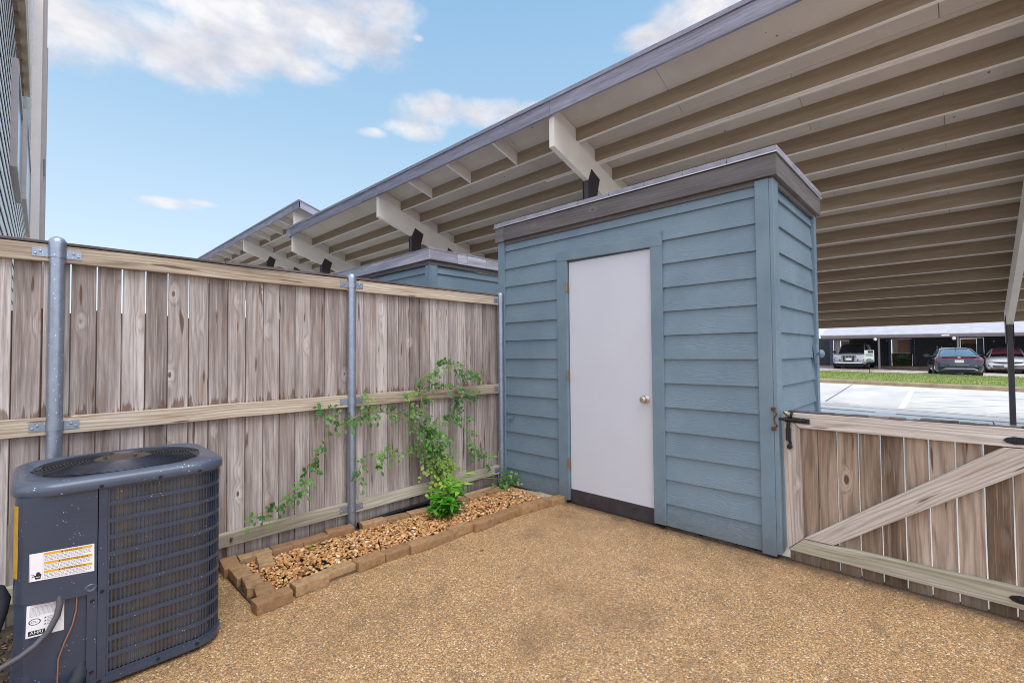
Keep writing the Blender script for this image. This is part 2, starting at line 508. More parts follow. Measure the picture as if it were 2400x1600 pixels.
def brick_mat(name, stops, dark):
    m, g = newmat(name)
    oi = g.n('ShaderNodeObjectInfo').outputs['Random']
    p = g.pos()
    c = g.ramp(oi, stops)
    n1 = g.noise(p, 26, 5, 0.7)
    n2 = g.noise(p, 150, 4, 0.7)
    c = g.mix(g.sstep(n1, 0.42, 0.7, 0.0, dark), c, srgb(92, 76, 58))
    c = g.mix(g.sstep(n2, 0.5, 0.75, 0.0, 0.55), c, srgb(84, 66, 48))
    c = g.mix(g.sstep(n2, 0.45, 0.2, 0.0, 0.35), c, srgb(206, 176, 140))
    g.out(c, 0.75, 0, g.bump(n2, 0.6, 0.004), 0.35)
    return m


M_BRICK = brick_mat("edging_brick", [(0.0, srgb(146, 112, 80)), (0.35, srgb(162, 126, 90)), (0.7, srgb(174, 142, 106)), (1.0, srgb(150, 114, 78))], 0.55)
M_BRICKL = brick_mat("pale_paver", [(0.0, srgb(178, 156, 130)), (1.0, srgb(196, 170, 142))], 0.35)

M_ROSE = random_tone("rose_leaf", [(0.0, srgb(54, 96, 52)), (0.4, srgb(84, 132, 64)), (0.75, srgb(124, 166, 74)), (1.0, srgb(178, 196, 88))], 0.38, trans=0.25, nz=60)
M_STEM = random_tone("rose_stem", [(0.0, srgb(122, 132, 62)), (1.0, srgb(150, 140, 80))], 0.55)
M_WEED = random_tone("bright_weed_leaf", [(0.0, srgb(48, 104, 34)), (0.45, srgb(76, 146, 42)), (0.8, srgb(108, 180, 52)), (1.0, srgb(158, 200, 70))], 0.35, trans=0.3, nz=60)


def galv_mat():
    m, g = newmat("galvanised_steel")
    p = g.pos()
    v = g.voro(g.scale(p, (1, 1, 0.5)), 60)
    cc = g.sep(v.outputs['Color'])
    n = g.noise(g.scale(p, (30, 30, 3)), 1.0, 4, 0.6)
    c = g.ramp(g.m('ADD', g.m('MULTIPLY', cc[0], 0.2), g.m('MULTIPLY', n, 0.8)), [(0.2, srgb(138, 150, 168)), (0.8, srgb(166, 177, 194))])
    dr = g.voro(g.scale(p, (1, 1, 0.45)), 75).outputs['Distance']
    drop = g.m('MULTIPLY', g.sstep(dr, 0.22, 0.14), g.sstep(g.noise(p, 17, 1, 0.5), 0.48, 0.56))
    c = g.mix(drop, c, srgb(206, 214, 226))
    g.out(c, 0.36, 0.75, g.bump(drop, 0.4, 0.002), 0.5)
    return m


M_GALV = galv_mat()
M_DOOR = flat("white_door_paint", srgb(203, 207, 219), 0.42, var=0.02, vscale=3, bump=0.03, bscale=240)
M_CHROME = flat("satin_nickel", srgb(196, 188, 180), 0.28, 0.9, var=0.05)
M_BRASS = flat("worn_hinge_metal", srgb(150, 128, 100), 0.4, 0.8, var=0.3, vscale=90)
M_KICK = flat("dark_door_sill", srgb(58, 54, 60), 0.55, var=0.35, vscale=14, bump=0.3)
M_BLACKIRON = flat("black_iron_hardware", srgb(30, 32, 40), 0.42, 0.3, var=0.4, vscale=40, bump=0.3)
M_RUST = flat("rusty_iron", srgb(104, 66, 50), 0.7, 0.2, var=0.5, vscale=60, bump=0.5)
M_METALEDGE = flat("drip_edge_metal", srgb(196, 196, 206), 0.4, 0.3, var=0.1)
M_SHINGLE = flat("grey_roof_shingle", srgb(142, 142, 156), 0.75, var=0.22, vscale=9, bump=0.5, bscale=80)


def painted_deck():
    m, g = newmat("carport_ceiling_paint")
    p = g.pos()
    n1 = g.noise(p, 1.4, 5, 0.6)
    n2 = g.noise(g.scale(p, (30, 3, 3)), 1.0, 4, 0.65)
    c = g.ramp(n1, [(0.3, srgb(206, 195, 184)), (0.7, srgb(220, 210, 200))])
    c = g.mix(g.sstep(n2, 0.62, 0.8, 0.0, 0.25), c, srgb(150, 132, 118))
    v = g.voro(p, 3.6).outputs['Distance']
    v2 = g.voro(g.vm('ADD', p, (1.3, 2.1, 0.4)), 7.0).outputs['Distance']
    sp = g.m('MAXIMUM', g.sstep(v, 0.055, 0.035), g.sstep(v2, 0.06, 0.04))
    c = g.mix(g.m('MULTIPLY', sp, 0.8), c, srgb(78, 66, 58))
    g.out(c, 0.7, 0, None, 0.25)
    return m


M_DECK = painted_deck()
M_JOIST = wood("tan_painted_joist", [srgb(140, 121, 99), srgb(156, 137, 114), srgb(164, 146, 122), srgb(178, 161, 138)], freq=30, knots=0.08, ring=0.16, fine=0.15, bumps=0.12)
M_JOISTB = flat("joist_edge_bounce", srgb(240, 230, 220), 0.65, var=0.06, vscale=4)  # pale joist undersides: light bounced off the ground is put into the colour
M_BEAM = flat("cream_beam_paint", srgb(240, 231, 222), 0.6, var=0.06, vscale=3, bump=0.08)
M_PLATE = flat("dark_gusset_paint", srgb(62, 56, 62), 0.5, 0.1, var=0.15)
M_POSTP = flat("carport_post_paint", srgb(74, 68, 74), 0.42, 0.1, var=0.15, vscale=5, bump=0.1)
M_ROOFEDGE = wood("weathered_carport_fascia", [srgb(128, 126, 140), srgb(152, 150, 166), srgb(170, 170, 186), srgb(206, 206, 218)], freq=36, knots=0.1, ring=0.45, fine=0.5)

M_ACBODY = flat("hvac_grey_paint", srgb(56, 66, 86), 0.30, 0.15, var=0.10, vscale=5, coat=0.3, speck=(srgb(176, 186, 200), 75, 0.16))
M_ACCAP = flat("hvac_cap_paint", srgb(74, 84, 102), 0.32, 0.1, var=0.08, vscale=6, coat=0.15, speck=(srgb(196, 204, 216), 60, 0.18))
M_ACDARK = flat("hvac_dark_interior", srgb(26, 28, 34), 0.6, var=0.3)
M_ACWIRE = flat("black_wire_guard", srgb(52, 54, 66), 0.25, 0.4, var=0.1)
M_HUB = flat("motor_hub_plate", srgb(84, 72, 62), 0.4, 0.4, var=0.25, vscale=30)


def coil_mat():
    m, g = newmat("condenser_fins")
    x, y, z = g.sep(g.pos())
    w = g.m('ADD', g.m('MULTIPLY', g.m('SINE', g.m('MULTIPLY', g.m('ADD', x, g.m('MULTIPLY', y, 1.0)), 900.0)), 0.5), 0.5)
    n = g.noise(g.scale(g.pos(), (10, 10, 2)), 1.0, 4, 0.6)
    c = g.ramp(n, [(0.3, srgb(92, 87, 85)), (0.7, srgb(140, 133, 130))])
    c = g.mix(g.m('MULTIPLY', w, 0.5), c, srgb(46, 44, 46))
    g.out(c, 0.5, 0.4, None, 0.4)
    return m


M_COIL = coil_mat()
M_STICKW = flat("sticker_white", srgb(232, 232, 238), 0.5, var=0.02)
M_STICKY = flat("sticker_yellow", srgb(222, 170, 44), 0.5, var=0.03)
M_STICKD = flat("faded_shaded_yellow_sticker", srgb(176, 140, 48), 0.6, var=0.15, vscale=30)  # faded yellow, with the shade on the left side put into its colour
M_INK = flat("sticker_ink", srgb(38, 38, 42), 0.6, var=0.05)
M_INKG = flat("sticker_fine_print", srgb(150, 150, 158), 0.6, var=0.05)
M_RUBBER = flat("black_foam_insulation", srgb(40, 42, 52), 0.75, var=0.25, vscale=20, bump=0.4, bscale=120)
M_CONDUIT = flat("grey_flex_conduit", srgb(74, 72, 80), 0.5, var=0.15, vscale=12)
M_COPPER = flat("copper_wire", srgb(172, 122, 100), 0.4, 0.6, var=0.15, vscale=30)

M_HOUSE = flat("white_lap_siding", srgb(250, 251, 253), 0.6, var=0.05, vscale=1.0)
M_HOUSETRIM = flat("house_corner_board", srgb(204, 196, 192), 0.6, var=0.05, vscale=2)
M_SOFFIT = flat("tan_soffit", srgb(176, 156, 134), 0.7, var=0.1, vscale=2)
M_CORBEL = flat("brown_corbel", srgb(120, 96, 80), 0.7, var=0.15)
M_WINGLASS = flat("house_window_glass", srgb(168, 190, 214), 0.12, 0.0, spec=0.8, var=0.1)
M_WINTRIM = flat("house_window_trim", srgb(168, 160, 160), 0.5, var=0.06)

M_BGROOF = flat("pale_wet_shingle_roof", srgb(184, 182, 190), 0.55, var=0.14, vscale=2.5, bump=0.5, bscale=12)
M_BGFAS = flat("grey_brown_fascia", srgb(124, 116, 120), 0.6, var=0.08)
M_BGDARK = flat("charcoal_storage_siding", srgb(54, 58, 66), 0.7, var=0.35, vscale=5)
M_BGWHITE = flat("pale_panel", srgb(206, 198, 192), 0.6, var=0.08)
M_BGBLUE = flat("blue_post_paint", srgb(40, 70, 190), 0.5, var=0.1)
M_BGNAVY = flat("slate_blue_siding", srgb(84, 96, 122), 0.6, var=0.2, vscale=4)
M_BGBROWN = flat("brown_stained_boards", srgb(92, 68, 56), 0.75, var=0.25, vscale=4)
M_BULB = flat("white_lamp_globe", srgb(236, 232, 226), 0.3, var=0.02)


def brickwall_mat():
    m, g = newmat("tan_brick_wall")
    p = g.pos()
    x, y, z = g.sep(p)
    b = g.n('ShaderNodeTexBrick', ins={'Vector': g.comb(y, z, 0.0), 'Color1': srgb(196, 152, 122), 'Color2': srgb(162, 116, 90), 'Mortar': srgb(206, 190, 176),
                                       'Scale': 1.0, 'Mortar Size': 0.008, 'Brick Width': 0.22, 'Row Height': 0.075})
    n = g.noise(p, 4, 3, 0.6)
    c = g.mix(g.m('MULTIPLY', n, 0.4), b.outputs['Color'], srgb(150, 104, 80))
    g.out(c, 0.8)
    return m


M_BGBRICK = brickwall_mat()


def carpaint(name, col, metal=0.5, rough=0.25):
    return flat(name, col, rough, metal, var=0.03, vscale=1, coat=1.0)


M_CARBLUE = carpaint("dark_blue_car_paint", srgb(44, 48, 66), 0.6, 0.22)
M_CARSILV = carpaint("silver_grey_car_paint", srgb(158, 160, 172), 0.25, 0.28)
M_CARWHITE = carpaint("white_car_paint", srgb(226, 228, 234), 0.0, 0.3)
M_GLASS = flat("dark_car_glass", srgb(24, 28, 34), 0.06, 0.0, spec=0.9, var=0.05, coat=1.0)
M_GLASSL = flat("sky_lit_rear_glass", srgb(104, 116, 136), 0.08, 0.5, spec=0.9, var=0.05, coat=1.0)
M_TYRE = flat("tyre_rubber", srgb(26, 26, 28), 0.8, var=0.1)
M_RIM = flat("alloy_rim", srgb(170, 172, 178), 0.3, 0.8, var=0.1)
M_REDL = flat("red_lamp_lens", srgb(206, 40, 32), 0.2, 0.0, coat=1.0, var=0.05)
M_HEADL = flat("clear_headlamp", srgb(206, 214, 210), 0.12, 0.2, coat=1.0, var=0.08, vscale=12)
M_BLACKP = flat("black_plastic_trim", srgb(24, 24, 28), 0.5, var=0.1)
M_CARCHROME = flat("chrome_trim", srgb(214, 216, 222), 0.15, 1.0, var=0.03)
M_NUMPLATE = flat("number_plate", srgb(222, 228, 228), 0.4, var=0.03)
M_SHADE = flat("pink_sunshade", srgb(160, 84, 104), 0.5, 0.0, var=0.35, vscale=5, coat=0.8)
M_SIGNW = flat("white_sign_panel", srgb(240, 244, 248), 0.4, var=0.02)

# ------------------------------------------------------------------ mesh building


class MB:
    def __init__(s, seed=0):
        s.v, s.f, s.lc, s.rv, s.mi = [], [], [], [], []
        s.r = random.Random(seed)

    def add(s, verts, faces, rv=None, lc=None, mi=0):
        o = len(s.v)
        rv = s.r.random() if rv is None else rv
        for i, p in enumerate(verts):
            s.v.append(tuple(p))
            s.lc.append(tuple(lc[i]) if lc else tuple(p))
            s.rv.append(rv)
        for fc in faces:
            s.f.append(tuple(i + o for i in fc))
            s.mi.append(mi)

    def obox(s, o, ex, ey, ez, rv=None, mi=0, segs=1, jit=0.0):
        """box from corner o and edges ex (width), ey (thickness), ez (length, the grain)"""
        o, ex, ey, ez = Vector(o), Vector(ex), Vector(ey), Vector(ez)
        flip = ex.cross(ey).dot(ez) < 0
        vs, lc = [], []
        for k in range(segs + 1):
            t = k / segs
            j = Vector((0, 0, 0))
            if jit and 0 < k < segs:
                j = ex.normalized() * s.r.uniform(-jit, jit) + ey.normalized() * s.r.uniform(-jit, jit)
            for a, b in ((0, 0), (1, 0), (1, 1), (0, 1)):
                vs.append(o + ex * a + ey * b + ez * t + j)
                lc.append((a * ex.length, b * ey.length, t * ez.length))
        fs = [(3, 2, 1, 0)]
        for k in range(segs):
            b = 4 * k
            for i in range(4):
                j2 = (i + 1) % 4
                fs.append((b + i, b + j2, b + 4 + j2, b + 4 + i))
        n = 4 * segs
        fs.append((n, n + 1, n + 2, n + 3))
        if flip:
            fs = [tuple(reversed(q)) for q in fs]
        s.add(vs, fs, rv, lc, mi)

    def box(s, x0, x1, y0, y1, z0, z1, rv=None, mi=0, along='z', segs=1, jit=0.0):
        dx, dy, dz = x1 - x0, y1 - y0, z1 - z0
        e = {'x': ((0, dz, 0), None), }
        if along == 'z':
            if abs(dx) >= abs(dy):
                s.obox((x0, y0, z0), (dx, 0, 0), (0, dy, 0), (0, 0, dz), rv, mi, segs, jit)
            else:
                s.obox((x0, y0, z0), (0, dy, 0), (dx, 0, 0), (0, 0, dz), rv, mi, segs, jit)
        elif along == 'x':
            s.obox((x0, y0, z0), (0, 0, dz), (0, dy, 0), (dx, 0, 0), rv, mi, segs, jit)
        else:
            s.obox((x0, y0, z0), (0, 0, dz), (dx, 0, 0), (0, dy, 0), rv, mi, segs, jit)

    def tube(s, pts, r, n=8, rv=None, mi=0, cap=True):
        pts = [Vector(p) for p in pts]
        m = len(pts)
        rs = r if isinstance(r, (list, tuple)) else [r] * m
        vs, fs = [], []
        prev = None
        for i, p in enumerate(pts):
            t = (pts[min(i + 1, m - 1)] - pts[max(i - 1, 0)])
            if t.length < 1e-9:
                t = Vector((0, 0, 1))
            t.normalize()
            if prev is None:
                a = Vector((0, 0, 1)) if abs(t.z) < 0.9 else Vector((1, 0, 0))
                nrm = (a - t * a.dot(t)).normalized()
            else:
                nrm = prev - t * prev.dot(t)
                nrm = nrm.normalized() if nrm.length > 1e-6 else t.orthogonal().normalized()
            prev = nrm
            bn = t.cross(nrm)
            for k in range(n):
                a = 2 * math.pi * k / n
                vs.append(p + (nrm * math.cos(a) + bn * math.sin(a)) * rs[i])
        for i in range(m - 1):
            for k in range(n):
                k2 = (k + 1) % n
                fs.append((i * n + k, i * n + k2, (i + 1) * n + k2, (i + 1) * n + k))
        if cap:
            fs.append(tuple(reversed(range(n))))
            fs.append(tuple((m - 1) * n + k for k in range(n)))
        s.add(vs, fs, rv, None, mi)

    def lathe(s, prof, n=24, mat=None, rv=None, mi=0):
        vs, fs = [], []
        for (r, z) in prof:
            for k in range(n):
                a = 2 * math.pi * k / n
                p = Vector((r * math.cos(a), r * math.sin(a), z))
                vs.append(mat @ p if mat else p)
        for i in range(len(prof) - 1):
            for k in range(n):
                k2 = (k + 1) % n
                fs.append((i * n + k, i * n + k2, (i + 1) * n + k2, (i + 1) * n + k))
        fs.append(tuple(reversed(range(n))))
        fs.append(tuple((len(prof) - 1) * n + k for k in range(n)))
        s.add(vs, fs, rv, None, mi)

    def loft(s, rings, closed=True, cap=True, rv=None, mi=0):
        n = len(rings[0])
        vs = [p for rg in rings for p in rg]
        fs = []
        for i in range(len(rings) - 1):
            for k in range(n if closed else n - 1):
                k2 = (k + 1) % n
                fs.append((i * n + k, i * n + k2, (i + 1) * n + k2, (i + 1) * n + k))
        if cap:
            fs.append(tuple(reversed(range(n))))
            fs.append(tuple((len(rings) - 1) * n + k for k in range(n)))
        s.add(vs, fs, rv, None, mi)

    def quad(s, a, b, c, d, rv=None, mi=0):
        s.add([a, b, c, d], [(0, 1, 2, 3)], rv, None, mi)

    def build(s, name, mat, parent=None, bevel=0.0, smooth=None, local=False, seg=2):
        me = bpy.data.meshes.new(name)
        me.from_pydata(s.v, [], s.f)
        a = me.attributes.new('lc', 'FLOAT_VECTOR', 'POINT')
        a.data.foreach_set('vector', [c for p in s.lc for c in p])
        b = me.attributes.new('rv', 'FLOAT', 'POINT')
        b.data.foreach_set('value', s.rv)
        mats = mat if isinstance(mat, (list, tuple)) else [mat]
        for m in mats:
            me.materials.append(m)
        if len(mats) > 1:
            me.polygons.foreach_set('material_index', s.mi)
        bm = bmesh.new()
        bm.from_mesh(me)
        bmesh.ops.recalc_face_normals(bm, faces=bm.faces)
        bm.to_mesh(me)
        bm.free()
        if smooth:
            me.polygons.foreach_set('use_smooth', [True] * len(me.polygons))
            me.set_sharp_from_angle(angle=R(smooth))
        me.update()
        o = bpy.data.objects.new(name, me)
        COL.objects.link(o)
        if bevel:
            md = o.modifiers.new('edge', 'BEVEL')
            md.width = bevel
            md.segments = seg
            md.limit_method = 'ANGLE'
            md.angle_limit = R(40)
        if parent:
            o.parent = parent
            if not local:
                o.location = -WORLDLOC.get(parent.name, Vector((0, 0, 0)))
            WORLDLOC[o.name] = Vector((0, 0, 0))
        return o


WORLDLOC = {}


def thing(name, label, cat, loc=(0, 0, 0), rz=0.0, group=None):
    o = bpy.data.objects.new(name, None)
    o.empty_display_size = 0.1
    COL.objects.link(o)
    o.location = loc
    o.rotation_euler = (0, 0, rz)
    o['label'] = label
    o['category'] = cat
    if group:
        o['group'] = group
    WORLDLOC[o.name] = Vector(loc)
    return o


def tag(o, label, cat, group=None):
    o['label'] = label
    o['category'] = cat
    if group:
        o['group'] = group
    return o


def struct(o, kind='structure'):
    o['kind'] = kind
    return o


def text_mesh(body, size, origin, ex, ez, off):
    """flat lettering as mesh verts/faces placed at origin, reading along ex, up along ez"""
    cu = bpy.data.curves.new('lettering', 'FONT')
    cu.body = body
    cu.size = size
    ob = bpy.data.objects.new('lettering', cu)
    COL.objects.link(ob)
    dg = bpy.context.evaluated_depsgraph_get()
    me = bpy.data.meshes.new_from_object(ob.evaluated_get(dg))
    ex, ez = Vector(ex), Vector(ez)
    nrm = ex.cross(ez)
    vs = [Vector(origin) + ex * v.co.x + ez * v.co.y + Vector(off) for v in me.vertices]
    fs = [tuple(p.vertices) for p in me.polygons]
    bpy.data.objects.remove(ob, do_unlink=True)
    bpy.data.meshes.remove(me)
    bpy.data.curves.remove(cu)
    return vs, fs


def gz(X, Y):
    t = min(max((X - 9) / 6, 0), 1)
    t = t * t * (3 - 2 * t)
    return 0.02 * min(max(Y, -10), 14) * t


# ------------------------------------------------------------------ ground
def sheet(name, mat, xs, ys, dz=0.0, zf=gz, kind='structure'):
    mb = MB()
    vs = [(x, y, zf(x, y) + dz) for x in xs for y in ys]
    n = len(ys)
    fs = [(i * n + j, (i + 1) * n + j, (i + 1) * n + j + 1, i * n + j + 1) for i in range(len(xs) - 1) for j in range(n - 1)]
    mb.add(vs, fs)
    return struct(mb.build(name, mat), kind)


def lin(a, b, n):
    return [a + (b - a) * i / n for i in range(n + 1)]


sheet('ground', M_GROUND, [-400, 400], [-400, 400], -0.40, lambda x, y: 0)
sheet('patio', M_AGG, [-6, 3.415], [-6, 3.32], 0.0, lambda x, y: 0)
sheet('bed_soil', M_DIRT, [0.84, 3.32], [2.68, 3.31], 0.012, lambda x, y: 0)
sheet('fence_soil', M_DIRT, [-6, 3.34], [3.30, 3.75], 0.002, lambda x, y: 0)
sheet('corner_soil', M_DIRT, [-2.5, -0.03], [2.62, 3.31], 0.008, lambda x, y: 0)
sheet('neighbour_ground', M_NBR, [-30, 3.40], [3.75, 40], -0.01, lambda x, y: 0)
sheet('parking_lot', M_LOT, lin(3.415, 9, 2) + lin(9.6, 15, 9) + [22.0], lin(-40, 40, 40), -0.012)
sheet('driveway', M_LOT, [24.0, 31.0, 38, 46, 60], lin(-40, 40, 40), 0.0)


def strip(name, mat, p, q, w, dz=0.004, n=12):
    """flat painted strip from p to q on the lot"""
    p, q = Vector((*p, 0)), Vector((*q, 0))
    d = (q - p).normalized()
    s = Vector((-d.y, d.x, 0)) * w / 2
    mb = MB()
    vs, fs = [], []
    for i in range(n + 1):
        c = p.lerp(q, i / n)
        for t in (c - s, c + s):
            vs.append((t.x, t.y, gz(t.x, t.y) - 0.012 + dz))
    fs = [(2 * i, 2 * i + 1, 2 * i + 3, 2 * i + 2) for i in range(n)]
    mb.add(vs, fs)
    return struct(mb.build(name, mat))


strip('road_marking', M_PAINTW, (13.73, 1.00), (21.2, 1.20), 0.12)
strip('road_marking', M_PAINTW, (13.6, 4.4), (21.1, 3.85), 0.12)
strip('road_marking', M_PAINTW, (13.8, -2.1), (20.6, -1.40), 0.12)
for a, b in (((19.5, 1.09), (20.3, 0.55)), ((17.2, 1.0), (19.9, -0.75)), ((15.5, 0.9), (19.2, -1.3)), ((14.0, 0.85), (17.2, -1.3)), ((14.0, -0.35), (15.4, -1.3))):
    strip('road_marking', M_PAINTW, a, b, 0.09, 0.0075)
strip('road_marking', M_PAINTW, (13.86, 2.55), (13.86, 1.7), 0.09)
strip('road_marking', M_PAINTY, (13.90, 2.30), (13.90, 1.98), 0.06, 0.0075)
strip('road_marking', M_PAINTW, (13.72, 0.5), (13.66, -0.40), 0.14)
strip('road_marking', M_REDLINE, (13.33, 6), (13.37, -4), 0.035)
strip('concrete_joint', M_SEAM, (14.2, 2.52), (21.6, 2.98), 0.035)
strip('concrete_joint', M_SEAM, (9.5, -0.4), (12.4, -0.4), 0.02)
strip('dirt_line', M_PUDDLE, (12.66, 5), (12.62, 1.35), 0.10)
strip('dirt_line', M_PUDDLE, (12.56, 1.0), (12.50, -3), 0.11)

# kerb between the lot and the lawn, kerb section extruded along Y
mb = MB()
prof = [(21.98, -0.05), (22.0, 0.10), (22.05, 0.135), (22.22, 0.14), (22.24, 0.10), (22.24, -0.05)]
rings = [[(x, y, z + gz(x, y)) for (x, z) in prof] for y in lin(-40, 40, 80)]
mb.loft(rings)
struct(mb.build('kerb', M_KERB, smooth=40))
mb = MB()
prof = [(24.06, -0.05), (24.06, 0.02), (24.10, 0.03), (24.22, 0.03), (24.24, 0.0), (24.24, -0.05)]
sheet('lawn', M_LAWN, lin(22.24, 31.0, 8), lin(-40, 40, 40), 0.10, lambda x, y: gz(x, y) + 0.12 * math.sin(max(0, min(1, (x - 22.24) / 8.7)) * math.pi) * 0.6)
mb = MB(3)
for i in range(9000):
    x = 22.3 + 8.6 * mb.r.random()
    y = -2.6 + 9.5 * mb.r.random()
    z = gz(x, y) + 0.10 + 0.072 * math.sin((x - 22.24) / 8.7 * math.pi)
    h = mb.r.uniform(0.03, 0.075)
    a = mb.r.random() * 6.28
    dx_, dy_ = math.cos(a) * 0.012, math.sin(a) * 0.012
    lx, ly = mb.r.uniform(-.03, .03), mb.r.uniform(-.03, .03)
    mb.add([(x - dx_, y - dy_, z), (x + dx_, y + dy_, z), (x + lx, y + ly, z + h)], [(0, 1, 2)])
M_BLADE = random_tone("grass_blade", [(0.0, srgb(114, 132, 64)), (0.5, srgb(142, 158, 82)), (1.0, srgb(174, 178, 112))], 0.7, trans=0.3)
struct(mb.build('grass', M_BLADE), 'stuff')

# ------------------------------------------------------------------ storage shed
XF, YR, YL, XB = 3.347, 0.872, 3.365, 4.56


def lap(mb, p, dirv, out, length, z, h=0.205, tilt=0.019, thick=0.012, rv=None):
    """one lap board: p = start on the wall plane, out = outward unit vector"""
    p, d, o = Vector(p), Vector(dirv).normalized(), Vector(out)
    n = max(1, int(length / 0.4))
    vs, lc = [], []
    for i in range(n + 1):
        q = p + d * (length * i / n)
        b = q + Vector((0, 0, z)) + o * (tilt + mb.r.uniform(-.0008, .0008))
        t = q + Vector((0, 0, z + h)) + o * 0.001
        for v, cx in ((b, 0), (t, h), (t - o * thick, h), (b - o * thick, 0)):
            vs.append(v)
            lc.append((cx, 0, length * i / n))
    fs = []
    for i in range(n):
        for k in range(4):
            k2 = (k + 1) % 4
            fs.append((4 * i + k, 4 * i + k2, 4 * i + 4 + k2, 4 * i + 4 + k))
    fs += [(3, 2, 1, 0), (4 * n, 4 * n + 1, 4 * n + 2, 4 * n + 3)]
    mb.add(vs, fs, rv, lc)


shed = thing('storage_shed', 'blue lap-sided storage shed with the white door, beside the wooden gate', 'shed', (3.95, 2.1, 0))
mb = MB(1)
EXP = 0.1795
for k in range(0, 14):
    z = 0.0137 + EXP * k
    top = 2.45
    h = min(0.205, top - z)
    if h < 0.03:
        continue
    z0 = max(z, 0.03)
    h -= z0 - z
    if z0 < 2.1:
        lap(mb, (XF, 0.955, 0), (0, 1, 0), (-1, 0, 0), 1.612 - 0.955, z0, h)
        lap(mb, (XF, 2.617, 0), (0, 1, 0), (-1, 0, 0), 3.290 - 2.617, z0, h)
    else:
        lap(mb, (XF, 0.955, 0), (0, 1, 0), (-1, 0, 0), 3.290 - 0.955, z0, h)
    # side wall facing -Y
    lap(mb, (XF + 0.06, YR + 0.010, 0), (1, 0, 0), (0, -1, 0), XB - XF - 0.12, z0, h)
mb.build('siding', M_SIDING, shed)
mb = MB(2)   # inner box so nothing shows through behind the laps
mb.box(XF + 0.012, XB - 0.02, YR + 0.03, YL - 0.03, 0.02, 2.44)
mb.build('wall_core', M_TRIM, shed)
mb = MB(3)
mb.box(XF - 0.030, XF + 0.004, YR, 0.957, 0.018, 2.446, rv=.3)
mb.build('corner_trim', M_TRIM, shed, 0.003)
mb = MB(4)
mb.box(XF - 0.0302, XF + 0.085, YR - 0.026, YR - 0.0005, 0.035, 2.44, rv=.6)
mb.build('corner_trim', M_TRIM, shed, 0.003)
mb = MB(5)
mb.box(XB - 0.075, XB, YR - 0.026, YR + 0.012, 0.035, 2.44, rv=.6)
mb.build('corner_trim', M_TRIM, shed, 0.003)
mb = MB(6)
mb.box(XF - 0.030, XF + 0.004, 3.288, YL + 0.010, 0.06, 2.446, rv=.45)
mb.build('corner_trim', M_TRIM, shed, 0.003)
# door casing
mb = MB(7)
mb.box(XF - 0.032, XF + 0.012, 1.612, 1.706, 0.030, 2.155, rv=.15)
mb.box(XF - 0.032, XF + 0.012, 2.509, 2.619, 0.030, 2.170, rv=.25)
mb.build('door_casing', M_TRIM, shed, 0.003)
mb = MB(8)
mb.obox((XF - 0.0345, 1.611, 2.128), (0, 0, 0.088), (0.044, 0, 0), (0, 1.008, 0.018), rv=.7)
mb.box(XF - 0.0345, XF - 0.004, 1.609, 1.616, 2.216, 2.250, rv=.7)
mb.build('header_trim', M_TRIM, shed, 0.003)
mb = MB(9)
mb.box(XF - 0.004, XF + 0.035, 1.710, 2.503, 0.128, 2.126)
door = mb.build('door', M_DOOR, shed, 0.002)
mb = MB(10)
Mk = Matrix.Translation((XF - 0.004, 1.772, 0.958)) @ Matrix.Rotation(-math.pi / 2, 4, 'Y')
mb.lathe([(0.0, 0.0), (0.032, 0.0), (0.032, 0.006), (0.024, 0.010), (0.013, 0.014), (0.012, 0.030), (0.022, 0.036), (0.0275, 0.046), (0.0275, 0.054), (0.022, 0.062), (0.010, 0.065), (0.009, 0.063), (0, 0.063)], 28, Mk)
mb.build('door_knob', M_CHROME, door, smooth=40)
for zz in (1.91, 1.128, 0.35):
    mb = MB(11)
    mb.tube([(XF - 0.037, 2.507, zz - 0.045), (XF - 0.037, 2.507, zz + 0.045)], 0.0052, 10)
    mb.box(XF - 0.034, XF - 0.0065, 2.5025, 2.505, zz - 0.044, zz + 0.044)
    for t in (-0.018, 0.018):
        mb.tube([(XF - 0.037, 2.507, zz + t - 0.001), (XF - 0.037, 2.507, zz + t + 0.001)], 0.0058, 10)
    mb.build('hinge', M_BRASS, door, smooth=40)
mb = MB(12)
mb.box(XF - 0.002, XF + 0.05, 1.708, 2.508, 0.006, 0.124)
mb.build('door_sill', M_KICK, shed, 0.003)
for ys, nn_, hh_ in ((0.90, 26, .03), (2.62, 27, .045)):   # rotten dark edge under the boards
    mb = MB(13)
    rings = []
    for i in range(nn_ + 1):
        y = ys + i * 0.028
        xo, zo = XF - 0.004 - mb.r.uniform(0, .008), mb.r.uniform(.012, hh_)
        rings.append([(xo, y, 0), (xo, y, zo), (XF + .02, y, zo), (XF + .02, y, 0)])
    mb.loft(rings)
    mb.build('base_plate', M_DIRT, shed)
# roof edge: dark fascia boards, metal drip edge, roof felt
mb = MB(14)
mb.box(XF - 0.050, XF - 0.022, YR - 0.052, 3.27, 2.452, 2.588, rv=.3, along='y')
mb.box(XF - 0.052, XF - 0.022, 3.273, YL + 0.03, 2.446, 2.592, rv=.75, along='y')
mb.box(XF - 0.0215, XB + 0.05, YR - 0.050, YR - 0.024, 2.452, 2.588, rv=.5, along='x')
mb.box(XF - 0.0215, XB + 0.05, YL + 0.004, YL + 0.03, 2.452, 2.588, rv=.5, along='x')
mb.box(XB + 0.024, XB + 0.048, YR - 0.0235, YL + 0.003, 2.452, 2.588, rv=.5, along='y')
mb.build('fascia', M_FASCIA, shed, 0.002)
mb = MB(15)
mb.box(XF - 0.0215, XF - 0.002, YR - 0.023, YL, 2.418, 2.453, rv=.2, along='y')
mb.box(XF - 0.002, XB, YR - 0.023, YR - 0.004, 2.418, 2.453, rv=.2, along='x')
mb.build('frieze_board', M_FASCIA, shed)
mb = MB(16)
